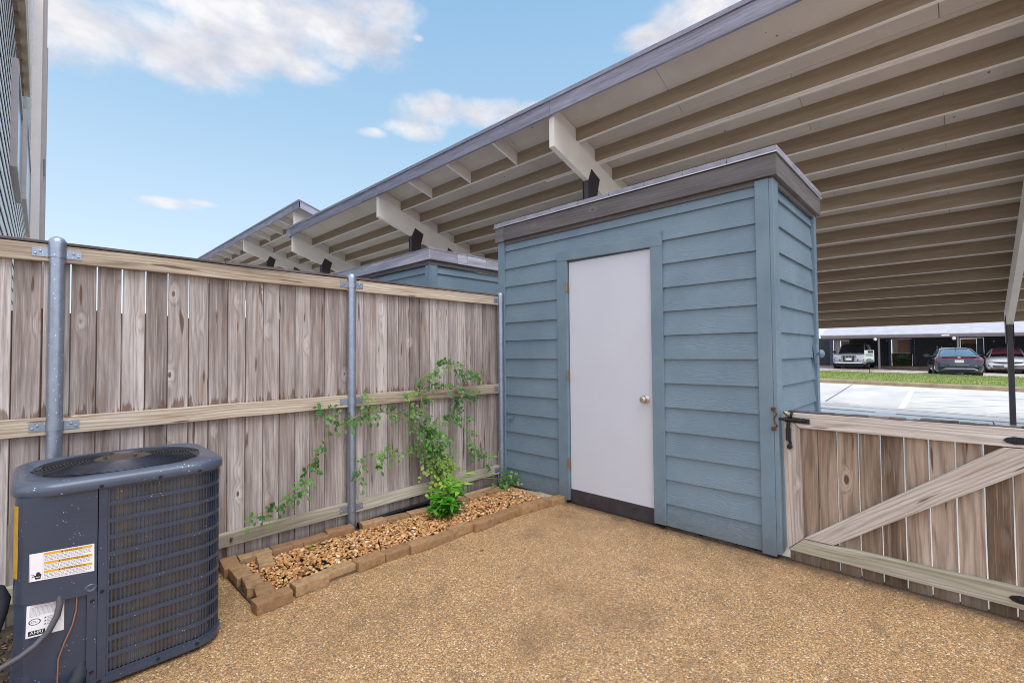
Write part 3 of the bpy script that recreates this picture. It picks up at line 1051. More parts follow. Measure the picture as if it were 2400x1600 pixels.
mb.box(XF - 0.062, XF - 0.0545, YR - 0.062, YL + 0.04, 2.593, 2.600, mi=0)
mb.box(XF - 0.0545, XB + 0.055, YR - 0.062, YR - 0.0545, 2.593, 2.600, mi=0)
mb.build('drip_edge', M_METALEDGE, shed)
mb = MB(17)
y = YR - 0.060
while y < YL + 0.03:
    w = 0.31
    y2 = min(y + w - 0.004, YL + 0.038)
    mb.obox((XF - 0.060, y, 2.6005), (0, y2 - y, 0), (0, 0, 0.034 + mb.r.uniform(-.002, .003)), (XB - XF + 0.11, 0, 0.012))
    y += w
mb.build('roof', M_SHINGLE, shed, 0.003)
# painted-over hose bracket and gate keeper on this shed
mb = MB(18)
mb.box(XF - 0.022, XF - 0.0175, 3.195, 3.242, 0.668, 0.708)
mb.tube([(XF - 0.018, 3.225, 0.69), (XF - 0.05, 3.23, 0.694)], 0.005, 8)
mb.tube([(XF - 0.045, 3.23, 0.682), (XF - 0.045, 3.23, 0.706)], 0.009, 8)
mb.build('bracket', M_TRIM, shed, smooth=40)
mb = MB(19)
mb.box(4.42, 4.455, YR - 0.030, YR - 0.0185, 1.22, 1.38)
mb.tube([(4.44, YR - 0.03, 1.30), (4.44, YR - 0.052, 1.30)], 0.012, 10)
Mk = Matrix.Translation((4.44, YR - 0.048, 1.30)) @ Matrix.Rotation(math.pi / 2, 4, 'X')
mb.lathe([(0, 0), (0.028, 0), (0.034, 0.012), (0.028, 0.028), (0.014, 0.036), (0, 0.038)], 16, Mk)
mb.build('door_hasp', M_TRIM, shed, smooth=45)
mb = MB(20)
yk = 0.868
for zz in (0.953, 0.829):
    mb.box(XF - 0.042, XF - 0.0305, yk - 0.010, yk + 0.016, zz - 0.011, zz + 0.011)
    mb.tube([(XF - 0.037, yk + 0.004, zz), (XF - 0.046, yk + 0.004, zz)], 0.006, 8)
mb.tube([(XF - 0.034, yk, 0.95), (XF - 0.05, yk - 0.02, 0.925), (XF - 0.045, yk - 0.004, 0.905), (XF - 0.04, yk, 0.89), (XF - 0.045, yk - 0.006, 0.865), (XF - 0.04, yk - 0.018, 0.85), (XF - 0.034, yk - 0.004, 0.835)], 0.005, 8)
mb.build('latch_keeper', M_RUST, shed, smooth=50)

# ------------------------------------------------------------------ neighbour's shed
shed2 = thing('storage_shed', "neighbour's blue storage shed, seen only above the fence left of the white-door shed", 'shed', (4.0, 6, 0))
X2, Y2, T2 = 3.40, 4.645, 2.598
mb = MB(31)
for k in range(0, 14):
    z = 0.0137 + EXP * k - 0.03
    h = min(0.205, T2 - 0.19 - z)
    if h > 0.03:
        lap(mb, (X2, Y2 + 0.03, 0), (0, 1, 0), (-1, 0, 0), 2.6, z, h)
        lap(mb, (X2 + 0.03, Y2, 0), (1, 0, 0), (0, -1, 0), 1.28, z, h)
mb.build('siding', M_SIDING, shed2)
mb = MB(32)
mb.box(X2 + 0.012, X2 + 1.3, Y2 + 0.012, Y2 + 2.62, 0, T2 - 0.19)
mb.build('wall_core', M_TRIM, shed2)
mb = MB(33)
mb.box(X2 - 0.024, X2 + 0.004, Y2 - 0.024, Y2 + 0.075, 0, T2 - 0.185, rv=.3)
mb.box(X2 + 0.0045, X2 + 0.095, Y2 - 0.0245, Y2 + 0.004, 0, T2 - 0.185, rv=.6)
mb.build('corner_trim', M_TRIM, shed2, 0.003)
mb = MB(34)
mb.box(X2 + 1.24, X2 + 1.32, Y2 - 0.024, Y2 + 0.004, 0, T2 - 0.185, rv=.3)
mb.build('corner_trim', M_TRIM, shed2, 0.003)
mb = MB(35)
mb.box(X2 - 0.030, X2 - 0.005, Y2 - 0.030, Y2 + 2.7, T2 - 0.185, T2 - 0.125, rv=.2, along='y')
mb.box(X2 - 0.005, X2 + 1.34, Y2 - 0.030, Y2 - 0.005, T2 - 0.185, T2 - 0.125, rv=.2, along='x')
mb.build('frieze_board', M_FASCIA, shed2, 0.002)
mb = MB(36)
mb.box(X2 - 0.055, X2 - 0.031, Y2 - 0.055, Y2 + 2.75, T2 - 0.13, T2 - 0.005, rv=.8, along='y')
x = X2 - 0.0305
for w in (0.42, 0.17, 0.33, 0.5):
    mb.box(x, x + w - 0.003, Y2 - 0.055, Y2 - 0.031, T2 - 0.13, T2 - 0.005, along='x')
    x += w
mb.build('fascia', M_ROOFEDGE, shed2, 0.004)
mb = MB(37)
mb.box(X2 - 0.058, X2 + 1.40, Y2 - 0.058, Y2 + 2.75, T2 - 0.004, T2 + 0.012)
mb.build('roof', M_SHINGLE, shed2, 0.003)

# ------------------------------------------------------------------ board fence
fence = thing('board_fence', 'weathered grey wooden board fence on galvanised steel posts', 'fence', (1.0, 3.35, 0))
YFN = 3.329
posts = (0.102, 1.707, 3.300, -1.50)
mb = MB(41)
k = -14
PX = []
while True:
    x0 = 0.0514 + 0.10466 * k
    if x0 > 3.25:
        break
    PX.append(x0)
    k += 1
for i, x0 in enumerate(PX):
    x1 = min(x0 + 0.10466, 3.318)
    gap = 0.0062 if x0 < 0.75 else (0.0052 if x0 < 1.3 else 0.0042)
    gt = gap * mb.r.uniform(0.8, 1.25)
    gb = gap * mb.r.uniform(0.25, 1.0)
    y0 = 3.3682 + mb.r.uniform(0, 0.003)
    th = 0.016
    zb, zt = 0.006 + mb.r.uniform(0, .012), 1.899
    lean = mb.r.uniform(-.0012, .0012)
    vs, lc = [], []
    nseg = 7
    cup = mb.r.uniform(-.0015, .0015)
    for s_ in range(nseg + 1):
        t = s_ / nseg
        z = zb + (zt - zb) * t
        gg = (gb + (gt - gb) * t) / 2
        wob_ = mb.r.uniform(-.0006, .0006)
        for (xx, yy) in ((x0 + gg + lean * t + wob_, y0), (x1 - gg + lean * t + wob_, y0 + cup), (x1 - gg + lean * t + wob_, y0 + th), (x0 + gg + lean * t + wob_, y0 + th)):
            vs.append((xx, yy, z))
            lc.append((xx - x0, yy - y0, z))
    fs = [(0, 1, 2, 3)] + [(4 * s_ + a, 4 * s_ + (a + 1) % 4, 4 * s_ + 4 + (a + 1) % 4, 4 * s_ + 4 + a) for s_ in range(nseg) for a in range(4)]
    n4 = 4 * nseg
    fs.append((n4, n4 + 1, n4 + 2, n4 + 3))
    mb.add(vs, fs, None, lc)
mb.build('picket_panel', M_PICKET, fence, 0.002, seg=1)
for zi, (z0, z1, mt) in enumerate(((1.809, 1.896, M_RAIL), (0.930, 1.018, M_RAIL), (0.131, 0.214, M_RAILLOW))):
    for a, b in ((-1.50, 0.102), (0.102, 1.707), (1.707, 3.290)):
        mb = MB(50 + zi * 5 + int(a * 3))
        nn = 6
        mb.box(a + 0.002, b - 0.002, YFN, YFN + 0.038, z0, z1, along='x', segs=nn, jit=0.0015)
        mb.build('rail', mt, fence, 0.003)
mb = MB(60)   # dark weathered cap strip on the picket tops
x = -1.6
while x < 3.29:
    L = mb.r.uniform(0.9, 1.5)
    x2 = min(x + L, 3.312)
    mb.box(x, x2 - 0.002, YFN - 0.006, YFN + 0.062, 1.8995, 1.9150 + mb.r.uniform(-.002, .003), along='x', segs=6, jit=0.002)
    x = x2
mb.build('cap_rail', M_CAP, fence, 0.002)
for i, x in enumerate(posts):
    mb = MB(70 + i)
    rp = 0.0315
    mb.tube([(x, YFN, -0.02), (x, YFN, 1.900)], rp, 24)
    po = mb.build('post', M_GALV, fence, smooth=40)
    mb = MB(75 + i)
    mb.lathe([(rp + .004, 1.868), (rp + .0045, 1.907), (rp + .002, 1.918), (rp * .86, 1.929), (rp * .5, 1.937), (0.001, 1.940)], 24, Matrix.Translation((x, YFN, 0)))
    mb.build('post_cap', M_GALV, po, smooth=50)
    for zc in (1.852, 0.974, 0.174):
        mb = MB(80)
        hh = 0.022
        mb.lathe([(rp + .001, zc - hh), (rp + .0035, zc - hh), (rp + .0035, zc + hh), (rp + .001, zc + hh)], 24, Matrix.Translation((x, YFN, 0)))
        for sgn in (-1, 1):
            if x > 3.2 and sgn > 0:
                continue
            xa, xb = sorted((x + sgn * (rp + .001), x + sgn * (rp + 0.060)))
            mb.box(xa, xb, YFN - 0.0035, YFN - 0.0005, zc - hh, zc + hh)
            for q, zq in ((0.030, 0.006), (0.048, -0.008)):
                xx = x + sgn * (rp + q)
                Mk = Matrix.Translation((xx, YFN - 0.003, zc + zq)) @ Matrix.Rotation(math.pi / 2, 4, 'X')
                mb.lathe([(0, 0), (0.0065, 0), (0.0055, 0.004), (0.002, 0.0055), (0, 0.0055)], 10, Mk)
        mb.build('rail_bracket', M_GALV, po, smooth=35)
mb = MB(90)
mb.tube([(0.902, YFN - 0.014, 0.164), (0.902, YFN + 0.001, 0.164)], 0.006, 8)
mb.tube([(0.902, YFN - 0.012, 0.170), (0.903, YFN - 0.013, 0.186)], 0.007, 8)
mb.build('rusty_bolt', M_RUST, fence, smooth=40)['label'] = 'rusty bolt in the low rail'

nf = thing('board_fence', 'dark brown boards glimpsed through the gaps of the grey fence behind the air conditioner', 'fence', (0.1, 5.5, 0))
mb = MB(95)
for i in range(44):
    mb.box(-1.4 + i * .125, -1.4 + i * .125 + .122, 5.5, 5.52, 0, 1.72 + mb.r.uniform(-.03, .03))
mb.build('picket_panel', M_BGBROWN, nf)

# ------------------------------------------------------------------ gate
gate = thing('wooden_gate', 'low weathered wooden gate with a diagonal brace, right of the shed', 'gate', (3.35, 0.3, 0))
XG = 3.345
mb = MB(101)
yb = [0.812, 0.744, 0.65, 0.55, 0.446, 0.344, 0.24, 0.138, 0.033, -0.071, -0.172, -0.276, -0.38, -0.485, -0.59]
for i in range(len(yb) - 1):
    a, b = yb[i + 1], yb[i]
    gp = 0.0055 if i > 1 else 0.001
    zb = mb.r.uniform(-.004, .003)
    mb.box(XG + 0.039, XG + 0.055, a + gp / 2, b - gp / 2, zb, 0.928, along='z', segs=5, jit=.0007)
mb.build('picket_panel', M_GATEP, gate, 0.0012, seg=1)


def gboard(name, mat, pts, seed, bev=0.004, thick=0.038):
    """flat frame board from four (y, z) corners; grain runs from the first to the last edge"""
    mb = MB(seed)
    (a, b, c, d) = [Vector((0, p[0], p[1])) for p in pts]    # a-b one end, d-c other end
    n = 8
    vs, lc = [], []
    L = ((d + c) / 2 - (a + b) / 2).length
    W = (b - a).length
    for i in range(n + 1):
        t = i / n
        p, q = a.lerp(d, t), b.lerp(c, t)
        jz = Vector((0, mb.r.uniform(-.001, .001), mb.r.uniform(-.001, .001)))
        for v, xx, w in ((p + jz, XG, 0), (q + jz, XG, W), (q + jz, XG + thick, W), (p + jz, XG + thick, 0)):
            vs.append((xx, v.y, v.z))
            lc.append((w, 0 if xx == XG else thick, t * L))
    fs = [(3, 2, 1, 0)] + [(4 * i + k, 4 * i + (k + 1) % 4, 4 * i + 4 + (k + 1) % 4, 4 * i + 4 + k) for i in range(n) for k in range(4)]
    fs.append((4 * n, 4 * n + 1, 4 * n + 2, 4 * n + 3))
    mb.add(vs, fs, None, lc)
    return mb.build(name, mat, gate, bev)


gboard('top_rail', M_GATEF, [(0.735, 0.842), (0.828, 0.935), (-0.59, 0.938), (-0.59, 0.843)], 111)
gboard('bottom_rail', M_RAILLOW, [(0.729, 0.158), (0.817, 0.072), (-0.59, 0.062), (-0.59, 0.168)], 112)
gboard('stile', M_GATEF, [(0.7305, 0.161), (0.8195, 0.0745), (0.8295, 0.9325), (0.7365, 0.8405)], 113)
gboard('stile', M_GATEF, [(-0.592, 0.17), (-0.592, 0.06), (-0.68, 0.06), (-0.68, 0.94)], 118)
gboard('diagonal_brace', M_GATEF, [(0.726, 0.163), (0.575, 0.163), (-0.36, 0.838), (-0.142, 0.838)], 115)
mb = MB(116)  # splintered bark edge on top of the rail
y = 0.80
while y > -0.58:
    L = mb.r.uniform(.04, .13)
    mb.box(XG + 0.002 + mb.r.uniform(0, .004), XG + 0.058, y - L, y - .001, 0.9365, 0.9365 + mb.r.uniform(.004, .013), along='y', segs=3, jit=.003)
    y -= L
mb.build('bark_edge', M_CAP, gate, 0.001, seg=1)
# black slide-bolt latch
mb = MB(117)
mb.obox((XG - 0.010, 0.815, 0.876), (0, 0, 0.030), (0.009, 0, 0), (0, -0.135, -0.004))
mb.tube([(XG - 0.018, 0.875, 0.893), (XG - 0.018, 0.70, 0.889)], 0.0085, 10)
for y in (0.80, 0.765, 0.72):
    mb.tube([(XG - 0.018, y + .006, 0.891), (XG - 0.018, y - .006, 0.891)], 0.0135, 10)
mb.build('slide_bolt', M_BLACKIRON, gate, smooth=40)
mb = MB(118)
mb.tube([(XG - 0.016, 0.792, 0.878), (XG - 0.02, 0.793, 0.855), (XG - 0.018, 0.794, 0.836)], 0.010, 10)
mb.box(XG - 0.030, XG - 0.006, 0.780, 0.807, 0.762, 0.838)
mb.tube([(XG - 0.016, 0.790, 0.764), (XG - 0.014, 0.784, 0.745), (XG - 0.016, 0.790, 0.728)], [0.011, 0.008, 0.012], 10)
mb.tube([(XG - 0.022, 0.789, 0.722), (XG - 0.002, 0.789, 0.722)], 0.015, 12)
mb.build('latch_lever', M_BLACKIRON, gate, 0.002, smooth=40)
mb = MB(119)
mb.tube([(XG - 0.012, 0.779, 0.905), (XG - 0.02, 0.776, 0.925), (XG - 0.012, 0.772, 0.938)], 0.008, 8)
mb.tube([(XG - 0.006, 0.822, 0.938), (XG - 0.010, 0.80, 0.918), (XG - 0.006, 0.782, 0.902)], 0.0035, 6)
mb.build('latch_catch', M_BLACKIRON, gate, smooth=40)
for zc in (0.876, 0.112):   # pointed strap hinges
    mb = MB(120)
    pts = [(-0.140, zc), (-0.152, zc + .012), (-0.178, zc + .019), (-0.215, zc + .016), (-0.59, zc + .013), (-0.59, zc - .013), (-0.215, zc - .016), (-0.178, zc - .019), (-0.152, zc - .012)]
    mb.loft([[(XG - 0.005, p[0], p[1]) for p in pts], [(XG - 0.0005, p[0], p[1]) for p in pts]])
    Mk = Matrix.Translation((XG - 0.005, -0.178, zc)) @ Matrix.Rotation(-math.pi / 2, 4, 'Y')
    mb.lathe([(0, 0), (.009, 0), (.007, .004), (0, .005)], 10, Mk)
    mb.build('strap_hinge', M_BLACKIRON, gate, smooth=30)

# ------------------------------------------------------------------ air conditioner
ac = thing('air_conditioner', 'grey outdoor air conditioner unit with slotted grille, in front of the fence', 'air conditioner', (0.32, 2.8, 0))
AX0, AX1, AY0, AY1 = -0.025, 0.655, 2.495, 3.11
AZ0, AZ1 = 0.035, 0.795


def rrect(off, rad, n=10):
    """rounded rectangle loop offset outwards by off; counter-clockwise from the front left"""
    x0, x1, y0, y1 = AX0 - off, AX1 + off, AY0 - off, AY1 + off
    r_ = max(0.004, rad + off)
    pts = []
    for cx, cy, a0 in ((x1 - r_, y0 + r_, -90), (x1 - r_, y1 - r_, 0), (x0 + r_, y1 - r_, 90), (x0 + r_, y0 + r_, 180)):
        for i in range(n + 1):
            a = R(a0 + 90 * i / n)
            pts.append((cx + r_ * math.cos(a), cy + r_ * math.sin(a)))
    return pts


RAD = 0.125
path = rrect(0, RAD, 10)
# closed loop ordering: front-right corner first; slice out the grille run: front X 0.237 -> round right -> back
def resample(p0):
    out = []
    for i in range(len(p0) - 1):
        a, b = Vector((*p0[i], 0)), Vector((*p0[i + 1], 0))
        L = (b - a).length
        n = max(1, int(L / 0.03))
        for k in range(n):
            out.append(a.lerp(b, k / n))
    out.append(Vector((*p0[-1], 0)))
    return out


grille_path = resample([(0.236, AY0)] + path[:22] + path[22:33] + [(AX0 + 0.10, AY1)][:0])
cum = [0]
for i in range(1, len(grille_path)):
    cum.append(cum[-1] + (grille_path[i] - grille_path[i - 1]).length)


def at_s(s_):
    s_ = min(max(s_, 0), cum[-1])
    for i in range(1, len(cum)):
        if cum[i] >= s_:
            t = (s_ - cum[i - 1]) / max(1e-9, cum[i] - cum[i - 1])
            p = grille_path[i - 1].lerp(grille_path[i], t)
            d = (grille_path[min(i + 1, len(cum) - 1)] - grille_path[max(i - 1, 0)]).normalized()
            return p, d
    return grille_path[-1], Vector((1, 0, 0))


def band(mb, z0, z1, th=0.003, off=0.0, s0=0.0, s1=None):
    s1 = cum[-1] if s1 is None else s1
    rings = []
    n = max(2, int((s1 - s0) / 0.015))
    for i in range(n + 1):
        p, d = at_s(s0 + (s1 - s0) * i / n)
        nr = Vector((d.y, -d.x, 0))
        a = p + nr * off
        b = p + nr * (off - th)
        rings.append([(a.x, a.y, z0), (a.x, a.y, z1), (b.x, b.y, z1), (b.x, b.y, z0)])
    mb.loft(rings)


mb = MB(131)
NR = 11
pitch = (0.800 - 0.060) / NR
for i in range(NR + 1):
    z = 0.060 + pitch * i
    hgt = 0.0175
    if i == 0:
        band(mb, AZ0 + 0.012, 0.060, off=0.0)
    elif i == NR:
        band(mb, 0.787, 0.798, off=0.0)
    else:
        band(mb, z - hgt + 0.004, z + 0.004, off=0.0)
ss = 0.0
sp = 0.0138
while ss < cum[-1]:
    p, d = at_s(ss)
    nr = Vector((d.y, -d.x, 0))
    w = 0.0034
    a = p - d * (w / 2) - nr * 0.0010
    mb.obox((a.x, a.y, 0.058), d * w, nr * -0.0045, (0, 0, 0.735))
    ss += sp
band(mb, 0.05, 0.792, off=0.0004, s0=0.0, s1=0.006)
mb.build('grille', M_ACBODY, ac, smooth=35)
mb = MB(132)   # condenser coil behind the grille, stopping short of the corner
sc0, sc1 = 0.004, 0.30
band(mb, 0.055, 0.79, th=0.02, off=-0.020, s0=sc0, s1=0.375)
mb.build('condenser_coil', M_COIL, ac, smooth=35)
mb = MB(133)
ins = rrect(-0.055, RAD, 10)
mb.loft([[(p[0], p[1], 0.06) for p in ins], [(p[0], p[1], 0.76) for p in ins]])
mb.build('inner_shroud', M_ACDARK, ac, smooth=35)
mb = MB(134)   # base pan
for (za, zb_, o_) in ((AZ0 - 0.02, AZ0 + 0.014, 0.006),):
    lp = rrect(o_, RAD, 10)
    mb.loft([[(p[0], p[1], za) for p in rrect(o_ - .008, RAD, 10)], [(p[0], p[1], za + .008) for p in lp], [(p[0], p[1], zb_) for p in lp]])
mb.build('base_pan', M_ACBODY, ac, smooth=35)
mb = MB(135)   # service panel wrapping the front-left corner
pan = []
for i in range(9):
    a = R(180 + 90 * i / 8)
    pan.append((AX0 + 0.09 + 0.09 * math.cos(a), AY0 + 0.09 + 0.09 * math.sin(a)))
pan = [(AX0, 2.80)] + pan + [(0.2045, AY0)]
def wall_from(mb, pts, z0, z1, th, off=0.0):
    rings = []
    for i, p in enumerate(pts):
        q0, q1 = pts[max(i - 1, 0)], pts[min(i + 1, len(pts) - 1)]
        d = Vector((q1[0] - q0[0], q1[1] - q0[1], 0)).normalized()
        nr = Vector((d.y, -d.x, 0))
        a = Vector((p[0], p[1], 0)) + nr * off
        b = Vector((p[0], p[1], 0)) + nr * (off - th)
        zz0 = z0(p[0]) if callable(z0) else z0
        rings.append([(a.x, a.y, zz0), (a.x, a.y, z1), (b.x, b.y, z1), (b.x, b.y, zz0)])
    mb.loft(rings)
wall_from(mb, pan, lambda x: 0.407 - 0.10 * max(0, x), 0.798, 0.004)
mb.build('service_panel', M_ACBODY, ac, smooth=35)
mb = MB(136)   # corner post strip between panel and grille
mb.box(0.2075, 0.235, AY0 - 0.001, AY0 + 0.006, AZ0 + 0.012, 0.797)
mb.box(0.176, 0.2070, AY0 + 0.002, AY0 + 0.012, AZ0 + 0.012, 0.388)
mb.build('corner_post', M_ACBODY, ac, 0.001)
mb = MB(137)   # recessed connection compartment
low = [(AX0 + 0.004, 2.80), (AX0 + 0.004, 2.56), (AX0 + 0.03, 2.522), (0.02, 2.512), (0.176, 2.512)]
wall_from(mb, low, AZ0 + 0.012, 0.412, 0.004)
mb.build('lower_panel', M_ACBODY, ac)
for x, z in ((0.214, 0.806), (0.404, 0.806), (0.547, 0.806), (0.221, 0.387), (0.192, 0.359), (0.192, 0.083), (0.214, 0.040), (0.403, 0.040), (0.544, 0.040)):
    mb = MB(138)   # screws
    yy = AY0 - (0.0125 if z > 0.8 else (0.006 if z < 0.05 else 0.001 if x > .2 else -0.002))
    Mk = Matrix.Translation((x, yy, z)) @ Matrix.Rotation(math.pi / 2, 4, 'X')
    mb.lathe([(0, -0.002), (.0075, -0.002), (.0075, .0), (.005, .001), (.005, .006), (0, .006)], 8, Mk)
    mb.build('screw', M_BLACKIRON, ac, smooth=30)
mb = MB(139)   # stamped finger dimple by the panel edge
Mk = Matrix.Translation((0.187, AY0 + 0.0005, 0.412)) @ Matrix.Rotation(math.pi / 2, 4, 'X') @ Matrix.Diagonal((1.25, 1.0, 1, 1))
mb.lathe([(0, -.003), (.0125, -.003), (.0155, .0), (.0125, .003), (.009, .001), (0, -.0005)], 18, Mk)
mb.build('panel_dimple', M_ACCAP, ac, smooth=60)
# cap with the fan opening
mb = MB(140)
ccx, ccy = (AX0 + AX1) / 2, (AY0 + AY1) / 2
loops = []
for off, z in ((0.010, 0.797), (0.0125, 0.800), (0.0125, 0.822), (0.008, 0.834), (-0.003, 0.843), (-0.018, 0.848), (-0.030, 0.848), (-0.036, 0.844)):
    loops.append([Vector((p[0], p[1], z)) for p in rrect(off, RAD, 10)])
nL = len(loops[0])
for rad, z in ((0.288, 0.842), (0.280, 0.838), (0.276, 0.79)):
    lp = []
    for p in loops[0]:
        a = math.atan2(p.y - ccy, p.x - ccx)
        lp.append(Vector((ccx + rad * math.cos(a) * 1.06, ccy + rad * math.sin(a) * 0.97, z)))
    loops.append(lp)
mb.loft(loops, cap=False)
mb.build('top_cap', M_ACCAP, ac, smooth=40)
mb = MB(141)
def ringpt(rad, a, z):
    return (ccx + rad * 1.06 * math.cos(a), ccy + rad * 0.97 * math.sin(a), z)
nring = 18
for i in range(nring):
    t = i / (nring - 1)
    rad = 0.088 + (0.274 - 0.088) * t
    zz = 0.860 - 0.012 * t ** 2.2
    mb.tube([ringpt(rad, 2 * math.pi * k / 64, zz) for k in range(65)], 0.0021, 6, cap=False)
for k in range(8):
    a = 2 * math.pi * k / 8 + 0.02
    mb.tube([ringpt(0.07, a, 0.857), ringpt(0.18, a, 0.854), ringpt(0.282, a, 0.845)], 0.0028, 6)
mb.build('fan_guard', M_ACWIRE, ac, smooth=60)
mb = MB(142)
Mk = Matrix.Translation((ccx, ccy, 0.8555)) @ Matrix.Diagonal((1.06, 0.97, 1, 1))
mb.lathe([(0, 0), (0.094, 0), (0.096, 0.003), (0.090, 0.007), (0.045, 0.009), (0.040, 0.013), (0, 0.014)], 32, Mk)
for k in range(4):
    a = k * math.pi / 2 + 0.5
    mb.tube([(ccx + .075 * math.cos(a), ccy + .07 * math.sin(a), 0.867), (ccx + .075 * math.cos(a), ccy + .07 * math.sin(a), 0.876)], 0.006, 8)
mb.build('motor_plate', M_HUB, ac, smooth=40)
mb = MB(146)  # added dark disc standing in for the shade inside the fan opening
mb.lathe([(0, 0), (0.276, 0), (0.276, .004), (0, .012)], 40, Matrix.Translation((ccx, ccy, 0.828)) @ Matrix.Diagonal((1.05, .965, 1, 1)))
mb.build('fan_opening_shade', M_ACDARK, ac, smooth=40)
mb = MB(143)
for k in range(3):
    a0 = k * 2 * math.pi / 3
    rings = []
    for j in range(7):
        rad = 0.05 + 0.2 * j / 6
        da = 0.85 - 0.25 * j / 6
        pa = (ccx + rad * math.cos(a0 - da / 2), ccy + rad * math.sin(a0 - da / 2), 0.77)
        pb = (ccx + rad * math.cos(a0 + da / 2), ccy + rad * math.sin(a0 + da / 2), 0.81)
        rings.append([pa, pb, (pb[0], pb[1], pb[2] - .003), (pa[0], pa[1], pa[2] - .003)])
    mb.loft(rings)
mb.build('fan_blade', M_ACDARK, ac, smooth=30)

# stickers
def sticker(name, quad2d, y, items, off=0.0):
    """flat printed sticker on a front-facing panel; items: list of (kind, ...) in unit coordinates u right, v up"""
    (bl, br, tr, tl) = [Vector((p[0], y, p[1])) for p in quad2d]
    mats = [M_STICKW, M_STICKY, M_INK, M_INKG]
    mb = MB(5)
    mb.quad(bl, br, tr, tl, mi=0)

    def P(u, v, lift):
        p = bl.lerp(br, u).lerp(tl.lerp(tr, u), v)
        return p + Vector((0, -0.0004 * lift, 0))
    ex = (br - bl)
    ez = (tl - bl)
    for it in items:
        if it[0] == 'rect':
            _, u0, v0, u1, v1, mi, lf = it
            mb.quad(P(u0, v0, lf), P(u1, v0, lf), P(u1, v1, lf), P(u0, v1, lf), mi=mi)
        elif it[0] == 'text':
            _, body, size, u, v, mi, lf = it
            vs, fs = text_mesh(body, size, P(u, v, lf), ex.normalized(), ez.normalized(), (0, 0, 0))
            mb.add(vs, fs, mi=mi)
        elif it[0] == 'poly':
            _, pts, mi, lf = it
            vs = [P(u, v, lf) for u, v in pts]
            mb.add(vs, [tuple(range(len(vs)))], mi=mi)
        elif it[0] == 'ring':
            _, u, v, ru, rv_, wd, mi, lf = it
            n = 28
            vs = []
            for k in range(n):
                a = 2 * math.pi * k / n
                vs.append(P(u + ru * math.cos(a), v + rv_ * math.sin(a), lf))
                vs.append(P(u + ru * (1 - wd) * math.cos(a), v + rv_ * (1 - wd) * math.sin(a), lf))
            fs = [(2 * k, 2 * ((k + 1) % n), 2 * ((k + 1) % n) + 1, 2 * k + 1) for k in range(n)]
            mb.add(vs, fs, mi=mi)
    return mb.build(name, mats, ac)


def fine_lines(u0, u1, v0, v1, n, seed):
    q = random.Random(seed)
    out = []
    for i in range(n):
        vv = v1 - (v1 - v0) * (i + 0.5) / n
        u = u0
        end = u1 if i < n - 1 else u0 + (u1 - u0) * q.uniform(.3, .9)
        while u < end:
            w = q.uniform(.015, .06)
            out.append(('rect', u, vv - (v1 - v0) * .2 / n, min(u + w, end), vv + (v1 - v0) * .2 / n, 3, 1))
            u += w + 0.012
    return out


its = [('rect', 0.005, .01, .012, .99, 3, 1), ('rect', .20, .02, .203, .98, 3, 1)]
for i, (wd, vv) in enumerate((('WARNING', .885), ('AVERTISSEMENT', .56), ('ADVERTENCIA', .245))):
    its.append(('rect', .215, vv, .965, vv + .085, 1, 1))
    tw = {'WARNING': .52, 'AVERTISSEMENT': .48, 'ADVERTENCIA': .48}[wd]
    its.append(('text', wd, 0.0105, tw, vv + .010, 2, 2))
    its.append(('poly', [(tw - .05, vv + .01), (tw - .015, vv + .01), (tw - .0325, vv + .078)], 2, 2))
    its += fine_lines(.222, .95, vv - .215, vv - .015, 4, i)
# hand pictogram and numeral
its.append(('poly', [(.095, .06), (.165, .06), (.180, .16), (.178, .25), (.160, .25), (.158, .30), (.140, .30), (.138, .32), (.122, .32), (.12, .29), (.104, .29), (.10, .2), (.08, .22), (.072, .20)], 2, 1))
its.append(('rect', .10, .13, .165, .15, 0, 2))
its.append(('text', '2', 0.017, .03, .14, 2, 1))
st = sticker('warning_sticker', [(0.016, .494), (0.1965, .476), (0.1955, .583), (0.016, .595)], AY0 - 0.0006, its)
st['label'] = 'white and yellow warning sticker'
its = fine_lines(.08, .92, .62, .93, 9, 11) + fine_lines(.55, .92, .30, .58, 6, 12)
its += [('ring', .22, .47, .16, .10, .18, 2, 1), ('text', 'ETL', 0.011, .115, .435, 2, 1), ('rect', .06, .05, .50, .20, 2, 1), ('text', 'AHRI', 0.016, .10, .09, 0, 2)]
for vv in (.52, .42, .32):
    its.append(('poly', [(.46, vv), (.53, vv), (.495, vv + .05)], 2, 1))
st = sticker('rating_sticker', [(0.010, .284), (0.1125, .276), (0.1125, .392), (0.012, .402)], 2.5113, its)
st['label'] = 'white rating sticker on the lower panel'
mb = MB(144)
arc = [(AX0 + 0.09 + 0.0908 * math.cos(R(a)), AY0 + 0.09 + 0.0908 * math.sin(R(a))) for a in range(180, 211, 6)]
mb.loft([[(x, y, .50) for x, y in arc], [(x, y, .768) for x, y in arc]], closed=False, cap=False)
mb.build('energy_sticker', M_STICKD, ac)['label'] = 'yellow sticker on the left side'

